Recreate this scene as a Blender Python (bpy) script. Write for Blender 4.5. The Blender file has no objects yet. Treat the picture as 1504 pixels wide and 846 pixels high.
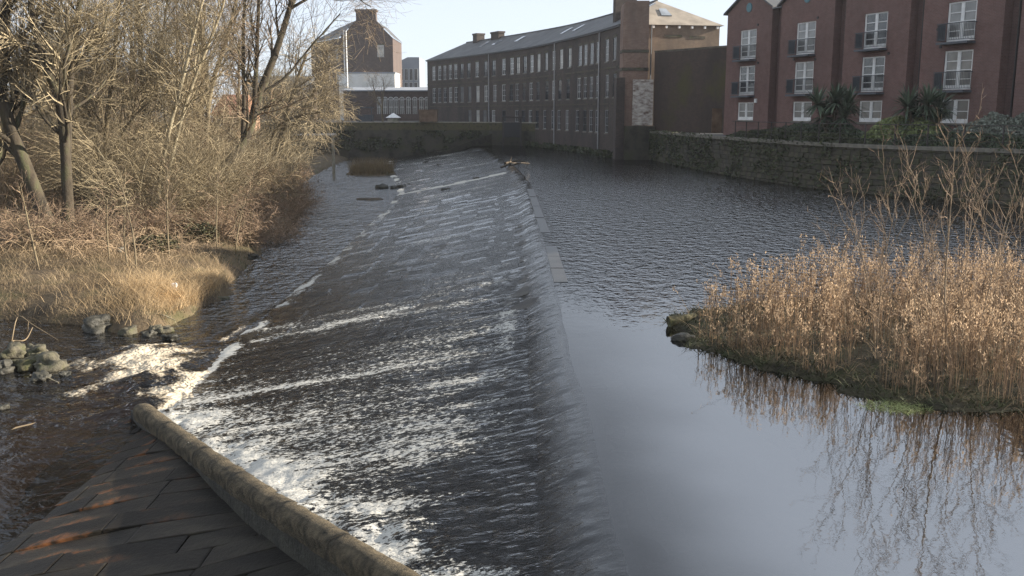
import bpy, math
import numpy as np

# ------------------------------------------------------------------ camera, world, sun, exposure
sc = bpy.context.scene
FPX, HORIZON, CAMZ = 1420.0, 163.0, 4.4
PITCH = math.atan((423 - HORIZON) / FPX)
CP, SP = math.cos(PITCH), math.sin(PITCH)
cd = bpy.data.cameras.new('camera')
cam = bpy.data.objects.new('camera', cd)
sc.collection.objects.link(cam)
cam.location = (0, 0, CAMZ)
cam.rotation_euler = (math.pi / 2 - PITCH, 0, 0)
cd.sensor_fit = 'HORIZONTAL'
cd.sensor_width = 36.0
cd.lens = 36.0 * FPX / 1504.0
cd.clip_start = 0.1
cd.clip_end = 9000
sc.camera = cam

SUN_AZ, SUN_EL = math.radians(86), math.radians(18.5)      # azimuth to the right of the view axis
world = bpy.data.worlds.new('World')
sc.world = world
world.use_nodes = True
wn = world.node_tree
sky = wn.nodes.new('ShaderNodeTexSky')
sky.sky_type = 'NISHITA'
sky.sun_disc = False
sky.sun_elevation = SUN_EL
sky.sun_rotation = SUN_AZ
sky.air_density = 0.75
sky.dust_density = 0.3
sky.ozone_density = 2.5
hs_ = wn.nodes.new('ShaderNodeHueSaturation')          # thin winter cloud veil: paler sky all round
hs_.inputs['Saturation'].default_value = 0.45
wn.links.new(sky.outputs[0], hs_.inputs['Color'])
veil = wn.nodes.new('ShaderNodeMix')                    # bright thin overcast mixed evenly over the whole sky
veil.data_type = 'RGBA'
veil.inputs['Factor'].default_value = 0.72
veil.inputs[7].default_value = (2.75, 3.05, 3.50, 1)
wn.links.new(hs_.outputs[0], veil.inputs[6])
wn.links.new(veil.outputs[2], wn.nodes['Background'].inputs[0])
wn.nodes['Background'].inputs[1].default_value = 0.095
sl = bpy.data.lights.new('sun', 'SUN')
sl.energy = 5.0
sl.angle = math.radians(0.55)
sl.color = (1.0, 0.90, 0.76)
sun = bpy.data.objects.new('sun', sl)
sc.collection.objects.link(sun)
sun.rotation_euler = (math.pi / 2 - SUN_EL, 0, math.pi - SUN_AZ)
sun.location = (60, 40, 60)
sc.view_settings.view_transform = 'Standard'
sc.view_settings.look = 'None'
sc.view_settings.exposure = 1.55
sc.view_settings.gamma = 1.0
sc.view_settings.use_curve_mapping = False
sc.cycles.use_denoising = True
sc.cycles.denoising_input_passes = 'RGB_ALBEDO_NORMAL'
sc.cycles.denoising_prefilter = 'NONE'                  # keeps the fine glitter of the moving water
sc.cycles.use_adaptive_sampling = False
sc.cycles.max_bounces = 6
sc.cycles.transparent_max_bounces = 10
sc.cycles.volume_bounces = 0
sc.cycles.caustics_reflective = False
sc.cycles.caustics_refractive = False
sc.cycles.sample_clamp_indirect = 4.0

rng = np.random.default_rng(11)
C = sc.collection
ZL = -2.0                                                  # level of the lower river; the upper pool is z = 0


def pix(px, py, z):
    """the point at height z that a photo pixel looks at"""
    a, b = (px - 752) / FPX, (423 - py) / FPX
    d = np.array([a, CP + b * SP, -SP + b * CP])
    return d * ((z - CAMZ) / d[2]) + np.array([0, 0, CAMZ])


def pixY(px, py, Y):
    a, b = (px - 752) / FPX, (423 - py) / FPX
    d = np.array([a, CP + b * SP, -SP + b * CP])
    return d * (Y / d[1]) + np.array([0, 0, CAMZ])


# ------------------------------------------------------------------ numpy noise
def _h(ix, iy, iz, seed):
    n = (ix * 374761393 + iy * 668265263 + iz * 2147483647 + seed * 1274126177) & 0xffffffff
    n = ((n ^ (n >> 13)) * 1274126177) & 0xffffffff
    n = (n ^ (n >> 16)) & 0xffffffff
    return n.astype(np.float64) / 4294967295.0


def noise(x, y, z=0.0, seed=0):
    x, y, z = np.broadcast_arrays(np.asarray(x, float), np.asarray(y, float), np.asarray(z, float))
    x0, y0, z0 = np.floor(x).astype(np.int64), np.floor(y).astype(np.int64), np.floor(z).astype(np.int64)
    fx, fy, fz = x - x0, y - y0, z - z0
    fx, fy, fz = [f * f * (3 - 2 * f) for f in (fx, fy, fz)]
    r = 0
    for i in (0, 1):
        for j in (0, 1):
            for k in (0, 1):
                w = (fx if i else 1 - fx) * (fy if j else 1 - fy) * (fz if k else 1 - fz)
                r = r + w * _h(x0 + i, y0 + j, z0 + k, seed)
    return r * 2 - 1


def fbm(x, y, z=0.0, seed=0, o=4):
    r, a, f = 0, 0.5, 1.0
    for i in range(o):
        r = r + a * noise(np.asarray(x) * f, np.asarray(y) * f, np.asarray(z) * f, seed + i * 17)
        a *= 0.5
        f *= 2.03
    return r


def sstep(a, b, x):
    t = np.clip((x - a) / (b - a), 0, 1)
    return t * t * (3 - 2 * t)


# ------------------------------------------------------------------ materials
MATS = {}


class NT:
    def __init__(s, name):
        m = bpy.data.materials.new(name)
        m.use_nodes = True
        s.m, s.t = m, m.node_tree
        s.b = s.t.nodes['Principled BSDF']
        s.out = s.t.nodes['Material Output']
        MATS[name] = m

    def n(s, typ, **kw):
        nd = s.t.nodes.new(typ)
        for k, v in kw.items():
            setattr(nd, k, v)
        return nd

    def l(s, a, b):
        s.t.links.new(a, b)

    def tex(s, scale, detail=4, rough=0.55, stretch=None, rot=None):
        tc = s.n('ShaderNodeTexCoord')
        src = tc.outputs['Object']
        if stretch or rot:
            mp = s.n('ShaderNodeMapping')
            if stretch:
                mp.inputs['Scale'].default_value = stretch
            if rot:
                mp.inputs['Rotation'].default_value = rot
            s.l(src, mp.inputs[0])
            src = mp.outputs[0]
        nz = s.n('ShaderNodeTexNoise')
        nz.inputs['Scale'].default_value = scale
        nz.inputs['Detail'].default_value = detail
        nz.inputs['Roughness'].default_value = rough
        s.l(src, nz.inputs['Vector'])
        return nz.outputs['Fac'], src

    def ramp(s, fac, stops):
        r = s.n('ShaderNodeValToRGB')
        e = r.color_ramp.elements
        while len(e) > len(stops):
            e.remove(e[-1])
        while len(e) < len(stops):
            e.new(0.5)
        for el, (p, c) in zip(e, stops):
            el.position = p
            el.color = c if len(c) == 4 else (*c, 1)
        s.l(fac, r.inputs[0])
        return r.outputs[0]

    def math(s, op, a, b=None, clamp=False):
        m = s.n('ShaderNodeMath', operation=op, use_clamp=clamp)
        for i, v in enumerate((a, b)):
            if v is None:
                continue
            if isinstance(v, (int, float)):
                m.inputs[i].default_value = v
            else:
                s.l(v, m.inputs[i])
        return m.outputs[0]

    def mix(s, fac, a, b, typ='MIX'):
        m = s.n('ShaderNodeMix', data_type='RGBA', blend_type=typ)
        if isinstance(fac, (int, float)):
            m.inputs['Factor'].default_value = fac
        else:
            s.l(fac, m.inputs['Factor'])
        for nm, v in (('A', a), ('B', b)):
            sk = [i for i in m.inputs if i.name == nm and i.type == 'RGBA'][0]
            if isinstance(v, tuple):
                sk.default_value = v if len(v) == 4 else (*v, 1)
            else:
                s.l(v, sk)
        return [o for o in m.outputs if o.type == 'RGBA'][0]

    def bump(s, h, strength=0.3, dist=0.02):
        b = s.n('ShaderNodeBump')
        b.inputs['Strength'].default_value = strength
        b.inputs['Distance'].default_value = dist
        s.l(h, b.inputs['Height'])
        return b.outputs[0]


def vary(name, c1, c2, scale=1.5, rough=0.85, c3=None, bump=0.0, bdist=0.02, bscale=None, spec=0.3, stretch=None, island=0.0, trans=0.0):
    t = NT(name)
    f, _ = t.tex(scale, 5, 0.6, stretch)
    stops = [(0.33, c1), (0.67, c2)]
    if c3:
        stops = [(0.3, c1), (0.5, c2), (0.72, c3)]
    col = t.ramp(f, stops)
    if island:
        g = t.n('ShaderNodeNewGeometry')
        v = t.math('ADD', t.math('MULTIPLY', g.outputs['Random Per Island'], island), 1 - island / 2)
        vm = t.n('ShaderNodeVectorMath', operation='SCALE')
        t.l(col, vm.inputs[0])
        t.l(v, vm.inputs['Scale'])
        col = vm.outputs[0]
    t.l(col, t.b.inputs['Base Color'])
    t.b.inputs['Roughness'].default_value = rough
    t.b.inputs['Specular IOR Level'].default_value = spec
    if bump:
        h, _ = t.tex(bscale or scale * 6, 5, 0.65)
        t.l(t.bump(h, bump, bdist), t.b.inputs['Normal'])
    if trans:
        tr = t.n('ShaderNodeBsdfTranslucent')
        t.l(col, tr.inputs['Color'])
        mx = t.n('ShaderNodeMixShader')
        mx.inputs[0].default_value = trans
        t.l(t.b.outputs[0], mx.inputs[1])
        t.l(tr.outputs[0], mx.inputs[2])
        t.l(mx.outputs[0], t.out.inputs['Surface'])
    return t.m


def brick(name, c1, c2, mortar, grime, scale=1.0, grime_amt=0.6, moss=None):
    """coursed brickwork; wall meshes carry a UV map in metres"""
    t = NT(name)
    uv = t.n('ShaderNodeUVMap')
    b = t.n('ShaderNodeTexBrick')
    b.inputs['Color1'].default_value = (*c1, 1)
    b.inputs['Color2'].default_value = (*c2, 1)
    b.inputs['Mortar'].default_value = (*mortar, 1)
    b.inputs['Scale'].default_value = 1.0
    b.inputs['Brick Width'].default_value = 0.225 * scale
    b.inputs['Row Height'].default_value = 0.075 * scale
    b.inputs['Mortar Size'].default_value = 0.010 * scale
    t.l(uv.outputs[0], b.inputs['Vector'])
    f, _ = t.tex(0.35, 6, 0.65, (1, 1, 0.45))
    g = t.ramp(f, [(0.42, (0, 0, 0)), (0.68, (1, 1, 1))])
    col = t.mix(t.math('MULTIPLY', g, grime_amt), b.outputs['Color'], grime)
    f2, _ = t.tex(2.2, 5, 0.7)
    col = t.mix(t.math('MULTIPLY', t.math('SUBTRACT', f2, 0.42, True), 1.6, True), col, tuple(0.62 * x for x in c1))
    if moss:
        f3, _ = t.tex(0.22, 4, 0.6)
        mk = t.ramp(f3, [(0.5, (0, 0, 0)), (0.62, (1, 1, 1))])
        col = t.mix(t.math('MULTIPLY', mk, 0.7), col, moss)
    t.l(col, t.b.inputs['Base Color'])
    t.b.inputs['Roughness'].default_value = 0.9
    t.b.inputs['Specular IOR Level'].default_value = 0.2
    t.l(t.bump(b.outputs['Fac'], -0.35, 0.01), t.b.inputs['Normal'])
    return t.m


def simple(name, c, rough=0.6, metal=0.0, spec=0.4):
    t = NT(name)
    f, _ = t.tex(3.0, 4, 0.6)
    t.l(t.ramp(f, [(0.3, tuple(0.8 * x for x in c)), (0.7, tuple(min(1, 1.08 * x) for x in c))]), t.b.inputs['Base Color'])
    t.b.inputs['Roughness'].default_value = rough
    t.b.inputs['Metallic'].default_value = metal
    t.b.inputs['Specular IOR Level'].default_value = spec
    return t.m


def glassmat(name, inner, rough=0.06):
    t = NT(name)
    f, _ = t.tex(0.9, 3, 0.5)
    t.l(t.ramp(f, [(0.35, tuple(0.55 * x for x in inner)), (0.65, inner)]), t.b.inputs['Base Color'])
    t.b.inputs['Roughness'].default_value = rough
    t.b.inputs['IOR'].default_value = 1.55
    t.b.inputs['Specular IOR Level'].default_value = 0.6
    w, _ = t.tex(1.1, 2, 0.5)
    t.l(t.bump(w, 0.12, 0.02), t.b.inputs['Normal'])
    return t.m


vary('bark_dark', (0.020, 0.017, 0.012), (0.060, 0.048, 0.033), 3.0, 0.95, (0.075, 0.078, 0.038), 0.8, 0.03, 14, stretch=(1, 1, 0.3))
vary('bark_pale', (0.13, 0.11, 0.075), (0.30, 0.255, 0.17), 4.0, 0.9, (0.36, 0.32, 0.22), 0.5, 0.02, 18, stretch=(1, 1, 0.3))
vary('bark_sapling', (0.10, 0.075, 0.05), (0.26, 0.195, 0.13), 4.0, 0.9, (0.32, 0.25, 0.17), 0.4, 0.01, 30, stretch=(1, 1, 0.3))
vary('bark_mid', (0.07, 0.055, 0.036), (0.17, 0.135, 0.085), 3.0, 0.92, (0.21, 0.18, 0.11), 0.6, 0.02, 18, stretch=(1, 1, 0.3))
vary('twig_olive', (0.14, 0.112, 0.068), (0.34, 0.278, 0.175), 0.9, 0.8, island=0.7)
vary('twig_brown', (0.12, 0.085, 0.055), (0.29, 0.215, 0.135), 0.9, 0.8, island=0.7)
vary('twig_rust', (0.17, 0.115, 0.075), (0.34, 0.245, 0.165), 0.7, 0.85, island=0.8)
vary('bramble', (0.14, 0.098, 0.062), (0.34, 0.25, 0.16), 0.5, 0.85, (0.36, 0.27, 0.16), island=0.8)
vary('dry_grass', (0.30, 0.21, 0.11), (0.52, 0.39, 0.23), 0.6, 0.8, (0.48, 0.31, 0.14), island=0.6, trans=0.3)
vary('straw', (0.15, 0.108, 0.062), (0.36, 0.275, 0.17), 0.6, 0.8, island=0.7, trans=0.2)
vary('reed_stem', (0.23, 0.16, 0.098), (0.47, 0.335, 0.21), 0.9, 0.8, island=0.7, trans=0.3)
vary('reed_plume', (0.35, 0.245, 0.152), (0.66, 0.495, 0.33), 1.4, 0.9, island=0.9, trans=0.4)
vary('reed_dark', (0.06, 0.042, 0.03), (0.17, 0.115, 0.078), 0.9, 0.85, island=0.8)
vary('reed_far', (0.13, 0.095, 0.05), (0.25, 0.185, 0.095), 0.9, 0.85, island=0.6)
vary('leaf_dark', (0.012, 0.026, 0.012), (0.040, 0.065, 0.024), 2.0, 0.55, island=0.7, spec=0.4)
vary('leaf_clump', (0.018, 0.022, 0.010), (0.06, 0.058, 0.026), 1.4, 0.7, (0.10, 0.075, 0.04), island=0.8)
vary('leaf_hedge', (0.030, 0.048, 0.028), (0.085, 0.11, 0.062), 1.2, 0.6, island=0.7)
vary('leaf_grey', (0.13, 0.15, 0.12), (0.27, 0.29, 0.24), 0.9, 0.7, island=0.6)
vary('leaf_sunpatch_and_weed', (0.15, 0.19, 0.07), (0.30, 0.34, 0.15), 1.2, 0.6, island=0.6, trans=0.2)  # paints a sun patch on one hedge; plain leaf colour of the water weed
vary('leaf_palm', (0.045, 0.068, 0.045), (0.12, 0.16, 0.10), 2.0, 0.55, island=0.7)
vary('leaf_ivy', (0.030, 0.040, 0.020), (0.075, 0.085, 0.04), 1.2, 0.6, island=0.8)
vary('leaf_low', (0.016, 0.022, 0.008), (0.062, 0.066, 0.026), 1.4, 0.7, island=0.7)
vary('soil', (0.045, 0.034, 0.022), (0.12, 0.088, 0.052), 0.8, 0.95, (0.075, 0.07, 0.03), 0.9, 0.08, 6)
vary('dark_soil', (0.012, 0.011, 0.006), (0.04, 0.034, 0.018), 1.6, 0.9, (0.035, 0.045, 0.014), 0.9, 0.06, 8)
vary('river_mud', (0.018, 0.013, 0.008), (0.06, 0.043, 0.025), 0.7, 0.9, None, 0.5, 0.05, 5)
vary('river_gravel', (0.085, 0.050, 0.026), (0.22, 0.135, 0.070), 1.3, 0.9, None, 0.6, 0.05, 7)
vary('tarmac', (0.06, 0.06, 0.06), (0.11, 0.11, 0.105), 1.0, 0.9)
vary('lawn', (0.05, 0.075, 0.022), (0.10, 0.13, 0.04), 1.5, 0.9, None, 0.7, 0.05, 20)
vary('hill', (0.06, 0.07, 0.05), (0.12, 0.12, 0.09), 0.02, 1.0)
vary('rock', (0.022, 0.020, 0.015), (0.10, 0.09, 0.062), 3.0, 0.75, (0.065, 0.068, 0.027), 0.8, 0.05, 12)
vary('rock_wet', (0.02, 0.02, 0.016), (0.07, 0.065, 0.05), 3.0, 0.45, None, 0.8, 0.05, 12)
vary('moss_stone', (0.022, 0.022, 0.010), (0.09, 0.08, 0.045), 2.4, 0.9, (0.062, 0.07, 0.022), 0.8, 0.04, 14)
vary('log_bark', (0.035, 0.027, 0.019), (0.10, 0.078, 0.052), 2.5, 0.9, None, 0.7, 0.03, 14)
vary('wall_stone', (0.016, 0.015, 0.012), (0.062, 0.057, 0.044), 0.7, 0.92, (0.052, 0.058, 0.026), 0.9, 0.03, 9)
vary('wall_stone_b', (0.022, 0.020, 0.017), (0.085, 0.074, 0.055), 1.1, 0.92, (0.06, 0.07, 0.03), 0.9, 0.03, 9)
vary('coping', (0.09, 0.085, 0.07), (0.21, 0.195, 0.16), 1.2, 0.9, None, 0.6, 0.02, 12)
vary('wall_coping_round', (0.014, 0.013, 0.009), (0.085, 0.068, 0.043), 5.5, 0.9, (0.17, 0.135, 0.085), 1.0, 0.05, 30)
vary('concrete', (0.16, 0.15, 0.12), (0.30, 0.28, 0.23), 0.8, 0.9, (0.12, 0.12, 0.07), 0.4, 0.02, 9)
vary('slate', (0.050, 0.054, 0.058), (0.105, 0.108, 0.110), 0.5, 0.65, None, 0.4, 0.02, 5)
vary('slate_sunlit', (0.19, 0.165, 0.135), (0.31, 0.27, 0.22), 0.8, 0.75, None, 0.4, 0.02, 5)  # lighter slate with sunlight painted in, for the mill's hip end
vary('timber', (0.10, 0.065, 0.042), (0.20, 0.135, 0.09), 1.6, 0.85, None, 0.4, 0.02, 14)
vary('timber_wet', (0.022, 0.022, 0.021), (0.05, 0.047, 0.043), 1.6, 0.3, None, 0.25, 0.02, 14, spec=0.35)
vary('render_white', (0.55, 0.54, 0.50), (0.74, 0.73, 0.70), 0.4, 0.8)
vary('cladding_grey', (0.20, 0.22, 0.25), (0.27, 0.29, 0.32), 0.3, 0.7)
vary('whitewash', (0.13, 0.085, 0.065), (0.40, 0.36, 0.32), 2.2, 0.9, (0.60, 0.56, 0.50), 0.9, 0.03, 9, stretch=(1, 1, 2.2))
brick('brick_mill', (0.060, 0.048, 0.042), (0.095, 0.072, 0.061), (0.080, 0.070, 0.063), (0.030, 0.028, 0.029), 1.3, 0.75)
brick('brick_pier', (0.20, 0.115, 0.085), (0.26, 0.165, 0.12), (0.22, 0.18, 0.15), (0.085, 0.07, 0.06), 1.3, 0.7)
brick('brick_far', (0.085, 0.062, 0.054), (0.125, 0.086, 0.072), (0.12, 0.105, 0.095), (0.055, 0.05, 0.048), 1.3, 0.5)
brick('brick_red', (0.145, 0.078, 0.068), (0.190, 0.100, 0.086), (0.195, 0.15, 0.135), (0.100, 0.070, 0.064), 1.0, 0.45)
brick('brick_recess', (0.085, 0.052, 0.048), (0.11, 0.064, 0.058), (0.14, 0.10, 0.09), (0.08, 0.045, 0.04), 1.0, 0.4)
brick('brick_moss', (0.062, 0.045, 0.038), (0.085, 0.058, 0.046), (0.08, 0.066, 0.056), (0.028, 0.026, 0.024), 1.3, 0.6, (0.070, 0.066, 0.024))
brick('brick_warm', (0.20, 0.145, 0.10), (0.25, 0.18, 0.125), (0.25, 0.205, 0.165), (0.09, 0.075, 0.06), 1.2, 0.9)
brick('brick_orange', (0.34, 0.19, 0.12), (0.40, 0.23, 0.145), (0.42, 0.33, 0.25), (0.3, 0.16, 0.1), 1.2, 0.4)
simple('white_paint', (0.74, 0.74, 0.72), 0.5)
simple('grey_paint', (0.55, 0.55, 0.53), 0.6)
simple('dark_metal', (0.045, 0.055, 0.065), 0.5)
simple('slab_metal', (0.075, 0.085, 0.10), 0.6)
simple('pipe_grey', (0.34, 0.34, 0.34), 0.6)
simple('teal_paint', (0.06, 0.17, 0.20), 0.5)
simple('black_plastic', (0.02, 0.02, 0.022), 0.5)
simple('lead', (0.16, 0.165, 0.175), 0.6)
simple('rail_rust', (0.05, 0.043, 0.04), 0.8)
simple('terracotta', (0.30, 0.14, 0.085), 0.8)
simple('litter_white', (0.7, 0.7, 0.72), 0.5)
glassmat('glass_dark', (0.035, 0.04, 0.045))
glassmat('glass_mill', (0.06, 0.06, 0.062), 0.10)
glassmat('glass_blind', (0.52, 0.50, 0.44), 0.25)
glassmat('glass_curtain', (0.22, 0.22, 0.21), 0.15)
glassmat('glass_balcony', (0.075, 0.095, 0.12), 0.12)
glassmat('skylight', (0.30, 0.33, 0.36), 0.15)


def water_material(name, tint, ripple, foam_white, film=False, ior=1.33):
    """Fresnel mix of a clear tinted body and a mirror surface, with white water where the mesh's foam attribute says"""
    t = NT(name)
    t.t.nodes.remove(t.b)
    at = t.n('ShaderNodeAttribute', attribute_name='foam')
    rp = t.n('ShaderNodeAttribute', attribute_name='ripple')
    hs = None
    for sc_, det, st, amt in ripple:
        f, _ = t.tex(sc_, det, 0.6, st)
        v = t.math('MULTIPLY', f, amt)
        hs = v if hs is None else t.math('ADD', hs, v)
    hs = t.math('MULTIPLY', hs, rp.outputs['Fac'])
    nrm = t.bump(hs, 1.0, 1.0)
    gl = t.n('ShaderNodeBsdfGlossy')
    if film:
        t.l(t.math('MULTIPLY', rp.outputs['Fac'], 0.09), gl.inputs['Roughness'])
    else:
        gl.inputs['Roughness'].default_value = 0.03
    t.l(nrm, gl.inputs['Normal'])
    tr = t.n('ShaderNodeBsdfTransparent')
    tr.inputs['Color'].default_value = (*tint, 1)
    fr = t.n('ShaderNodeFresnel')
    ia = t.n('ShaderNodeAttribute', attribute_name='mirror')
    t.l(t.math('ADD', t.math('MULTIPLY', ia.outputs['Fac'], ior - 1.45), 1.45), fr.inputs['IOR'])
    t.l(nrm, fr.inputs['Normal'])
    mx = t.n('ShaderNodeMixShader')
    t.l(fr.outputs[0], mx.inputs[0])
    t.l(tr.outputs[0], mx.inputs[1])
    t.l(gl.outputs[0], mx.inputs[2])
    df = t.n('ShaderNodeBsdfDiffuse')
    fc, _ = t.tex(9, 4, 0.7)
    t.l(t.ramp(fc, [(0.35, tuple(0.78 * x for x in foam_white)), (0.65, foam_white)]), df.inputs['Color'])
    t.l(nrm, df.inputs['Normal'])
    # white specks: noise plus the local amount of aeration, thresholded
    if film:
        s1, _ = t.tex(15, 3, 0.75, (0.55, 1.0, 1.0))
        s2, _ = t.tex(3.2, 4, 0.65, (0.30, 1.0, 1.0))
    else:
        s1, _ = t.tex(9, 5, 0.75, (1, 1, 1))
        s2, _ = t.tex(2.1, 4, 0.65, (1, 1, 1))
    v = t.math('ADD', t.math('MULTIPLY', s1, 0.78), t.math('MULTIPLY', s2, 0.22))
    v = t.math('ADD', v, at.outputs['Fac'])
    mask = t.ramp(v, [(0.615, (0, 0, 0)), (0.675, (1, 1, 1))] if film else [(0.56, (0, 0, 0)), (0.76, (1, 1, 1))])
    mask = t.math('MULTIPLY', mask, 0.93)
    m2 = t.n('ShaderNodeMixShader')
    t.l(mask, m2.inputs[0])
    t.l(mx.outputs[0], m2.inputs[1])
    t.l(df.outputs[0], m2.inputs[2])
    t.l(m2.outputs[0], t.out.inputs['Surface'])
    return t.m


water_material('water_pool', (0.30, 0.27, 0.22), [(2.9, 2, (1.0, 0.75, 1.0), 0.14), (7.0, 2, None, 0.04)], (0.75, 0.72, 0.66), False, 7.0)
water_material('water_low', (0.50, 0.39, 0.27), [(2.2, 3, (1, 1, 1), 0.30), (8.0, 2, None, 0.03)], (0.58, 0.50, 0.38), False, 1.5)
water_material('water_film', (0.50, 0.48, 0.45), [(4.5, 4, (0.22, 1.0, 1.0), 0.10), (22.0, 4, (0.6, 1, 1), 0.030)], (0.62, 0.60, 0.54), True, 7.0)


def weir_stone(name, k, spec, rough):
    t = NT(name)
    f, _ = t.tex(1.8, 6, 0.65, (0.6, 1, 1))
    col = t.ramp(f, [(0.30, tuple(k * q for q in (0.011, 0.0095, 0.008))), (0.5, tuple(k * q for q in (0.028, 0.024, 0.019))), (0.72, tuple(k * q for q in (0.058, 0.052, 0.038)))])
    g = t.n('ShaderNodeNewGeometry')
    oi = t.n('ShaderNodeObjectInfo')
    v = t.math('ADD', t.math('MULTIPLY', oi.outputs['Random'], 0.9), 0.5)
    vm = t.n('ShaderNodeVectorMath', operation='SCALE')
    t.l(col, vm.inputs[0])
    t.l(v, vm.inputs['Scale'])
    # orange algae along the water line at the foot of the slope
    a, _ = t.tex(0.9, 5, 0.7)
    al = t.n('ShaderNodeAttribute', attribute_name='algae')
    am = t.math('MULTIPLY', t.ramp(a, [(0.54, (0, 0, 0)), (0.64, (1, 1, 1))]), al.outputs['Fac'])
    t.l(t.mix(am, vm.outputs[0], (0.20, 0.082, 0.032)), t.b.inputs['Base Color'])
    t.b.inputs['Roughness'].default_value = rough
    t.b.inputs['Specular IOR Level'].default_value = spec
    h, _ = t.tex(9, 6, 0.7)
    t.l(t.bump(h, 0.7, 0.03), t.b.inputs['Normal'])


weir_stone('weir_stone', 0.75, 0.12, 0.45)
weir_stone('weir_stone_washed', 1.15, 0.2, 0.5)


# ------------------------------------------------------------------ mesh helpers
def mesh(name, V, F, mat=None, smooth=False, uv=None, attrs=None):
    V = np.asarray(V, np.float64).reshape(-1, 3)
    groups = F if isinstance(F, (list, tuple)) and len(F) and isinstance(F[0], np.ndarray) and F[0].ndim == 2 else [np.asarray(F)]
    me = bpy.data.meshes.new(name)
    me.vertices.add(len(V))
    me.vertices.foreach_set('co', V.ravel())
    li = np.concatenate([g.ravel() for g in groups]).astype(np.int32)
    tot = np.concatenate([np.full(len(g), g.shape[1], np.int32) for g in groups])
    st = np.concatenate([[0], np.cumsum(tot)[:-1]]).astype(np.int32)
    me.loops.add(len(li))
    me.loops.foreach_set('vertex_index', li)
    me.polygons.add(len(tot))
    me.polygons.foreach_set('loop_start', st)
    me.polygons.foreach_set('loop_total', tot)
    me.polygons.foreach_set('use_smooth', np.full(len(tot), bool(smooth)))
    if uv is not None:
        lay = me.uv_layers.new(name='UVMap')
        lay.data.foreach_set('uv', np.asarray(uv, np.float32)[li].ravel())
    for k, v in (attrs or {}).items():
        at = me.attributes.new(k, 'FLOAT', 'POINT')
        at.data.foreach_set('value', np.asarray(v, np.float32).ravel())
    me.update(calc_edges=True)
    if mat:
        me.materials.append(MATS[mat])
    return me


def link(name, me, parent=None, loc=(0, 0, 0), rz=0.0, rot=None):
    o = bpy.data.objects.new(name, me)
    C.objects.link(o)
    o.location = tuple(float(q) for q in loc)
    if rot is not None:
        o.rotation_euler = rot
    elif rz:
        o.rotation_euler = (0, 0, rz)
    if parent is not None:
        o.parent = parent
    return o


def tag(o, label, cat, group=None):
    o['label'] = label
    o['category'] = cat
    if group:
        o['group'] = group
    return o


def struct(o, label=None):
    o['kind'] = 'structure'
    if label:
        o['label'] = label
    return o


def stuff(o, label, cat=None):
    o['kind'] = 'stuff'
    o['label'] = label
    if cat:
        o['category'] = cat
    return o


def empty(name, loc, label, cat, group=None, rz=0.0):
    o = bpy.data.objects.new(name, None)
    C.objects.link(o)
    o.location = tuple(float(q) for q in loc)
    o.rotation_euler = (0, 0, rz)
    o.empty_display_size = 0.2
    return tag(o, label, cat, group)


BOXF = np.array([[0, 3, 2, 1], [4, 5, 6, 7], [0, 1, 5, 4], [1, 2, 6, 5], [2, 3, 7, 6], [3, 0, 4, 7]])


class MB:
    """collects pieces of one mesh"""

    def __init__(s):
        s.V, s.Q, s.T, s.n = [], [], [], 0

    def add(s, V, F):
        V = np.asarray(V, float).reshape(-1, 3)
        F = np.asarray(F)
        (s.Q if F.shape[1] == 4 else s.T).append(F + s.n)
        s.V.append(V)
        s.n += len(V)
        return s

    def box(s, a, b):
        (x0, y0, z0), (x1, y1, z1) = a, b
        return s.add([[x0, y0, z0], [x1, y0, z0], [x1, y1, z0], [x0, y1, z0], [x0, y0, z1], [x1, y0, z1], [x1, y1, z1], [x0, y1, z1]], BOXF)

    def hexa(s, bot, top):
        return s.add(np.concatenate([np.asarray(bot, float), np.asarray(top, float)]), BOXF)

    def tube(s, P, R, sides=8):
        V, F = tubes(np.asarray(P, float)[None], np.asarray(R, float)[None], sides, True)
        for f in F:
            s.add(np.zeros((0, 3)), f)
        s.V.append(V)
        s.n += len(V)
        return s

    def mesh(s, name, mat, smooth=False, uv=None, attrs=None):
        F = []
        if s.Q:
            F.append(np.concatenate(s.Q))
        if s.T:
            F.append(np.concatenate(s.T))
        V = np.concatenate(s.V)
        if uv == 'box':
            uv = boxuv(V)
        return mesh(name, V, F, mat, smooth, uv, attrs)


def boxuv(V):
    return np.stack([V[:, 0] + V[:, 1], V[:, 2]], 1)


def tubes(P, R, sides=3, caps=False):
    """P (n,k,3) polylines, R (n,k) radii"""
    n, k, _ = P.shape
    T = np.gradient(P, axis=1)
    T /= np.linalg.norm(T, axis=2, keepdims=True) + 1e-9
    mean = P[:, -1] - P[:, 0]
    ref = np.where((np.abs(mean[:, 2:3]) > 0.8 * np.linalg.norm(mean, axis=1, keepdims=True)), np.array([[1.0, 0.13, 0]]), np.array([[0.07, 0.11, 1.0]]))
    A = np.cross(T, ref[:, None, :])
    A /= np.linalg.norm(A, axis=2, keepdims=True) + 1e-9
    B = np.cross(T, A)
    ang = np.arange(sides) * 2 * math.pi / sides
    off = A[:, :, None] * np.cos(ang)[None, None, :, None] + B[:, :, None] * np.sin(ang)[None, None, :, None]
    V = (P[:, :, None] + off * R[:, :, None, None]).reshape(-1, 3)
    i = np.arange(n)[:, None, None] * k * sides
    j = np.arange(k - 1)[None, :, None] * sides
    q = np.arange(sides)[None, None, :]
    q1 = (q + 1) % sides
    b = i + j
    F = [np.stack([b + q, b + q1, b + sides + q1, b + sides + q], -1).reshape(-1, 4)]
    if caps and sides == 4:
        for e in (0, k - 1):
            F.append((np.arange(n)[:, None] * k * sides + e * sides + np.arange(4)[None]))
    elif caps:
        tr = np.array([[0, a, a + 1] for a in range(1, sides - 1)])
        for e in (0, k - 1):
            F.append((np.arange(n)[:, None, None] * k * sides + e * sides + tr[None]).reshape(-1, 3))
    return V, F


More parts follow.
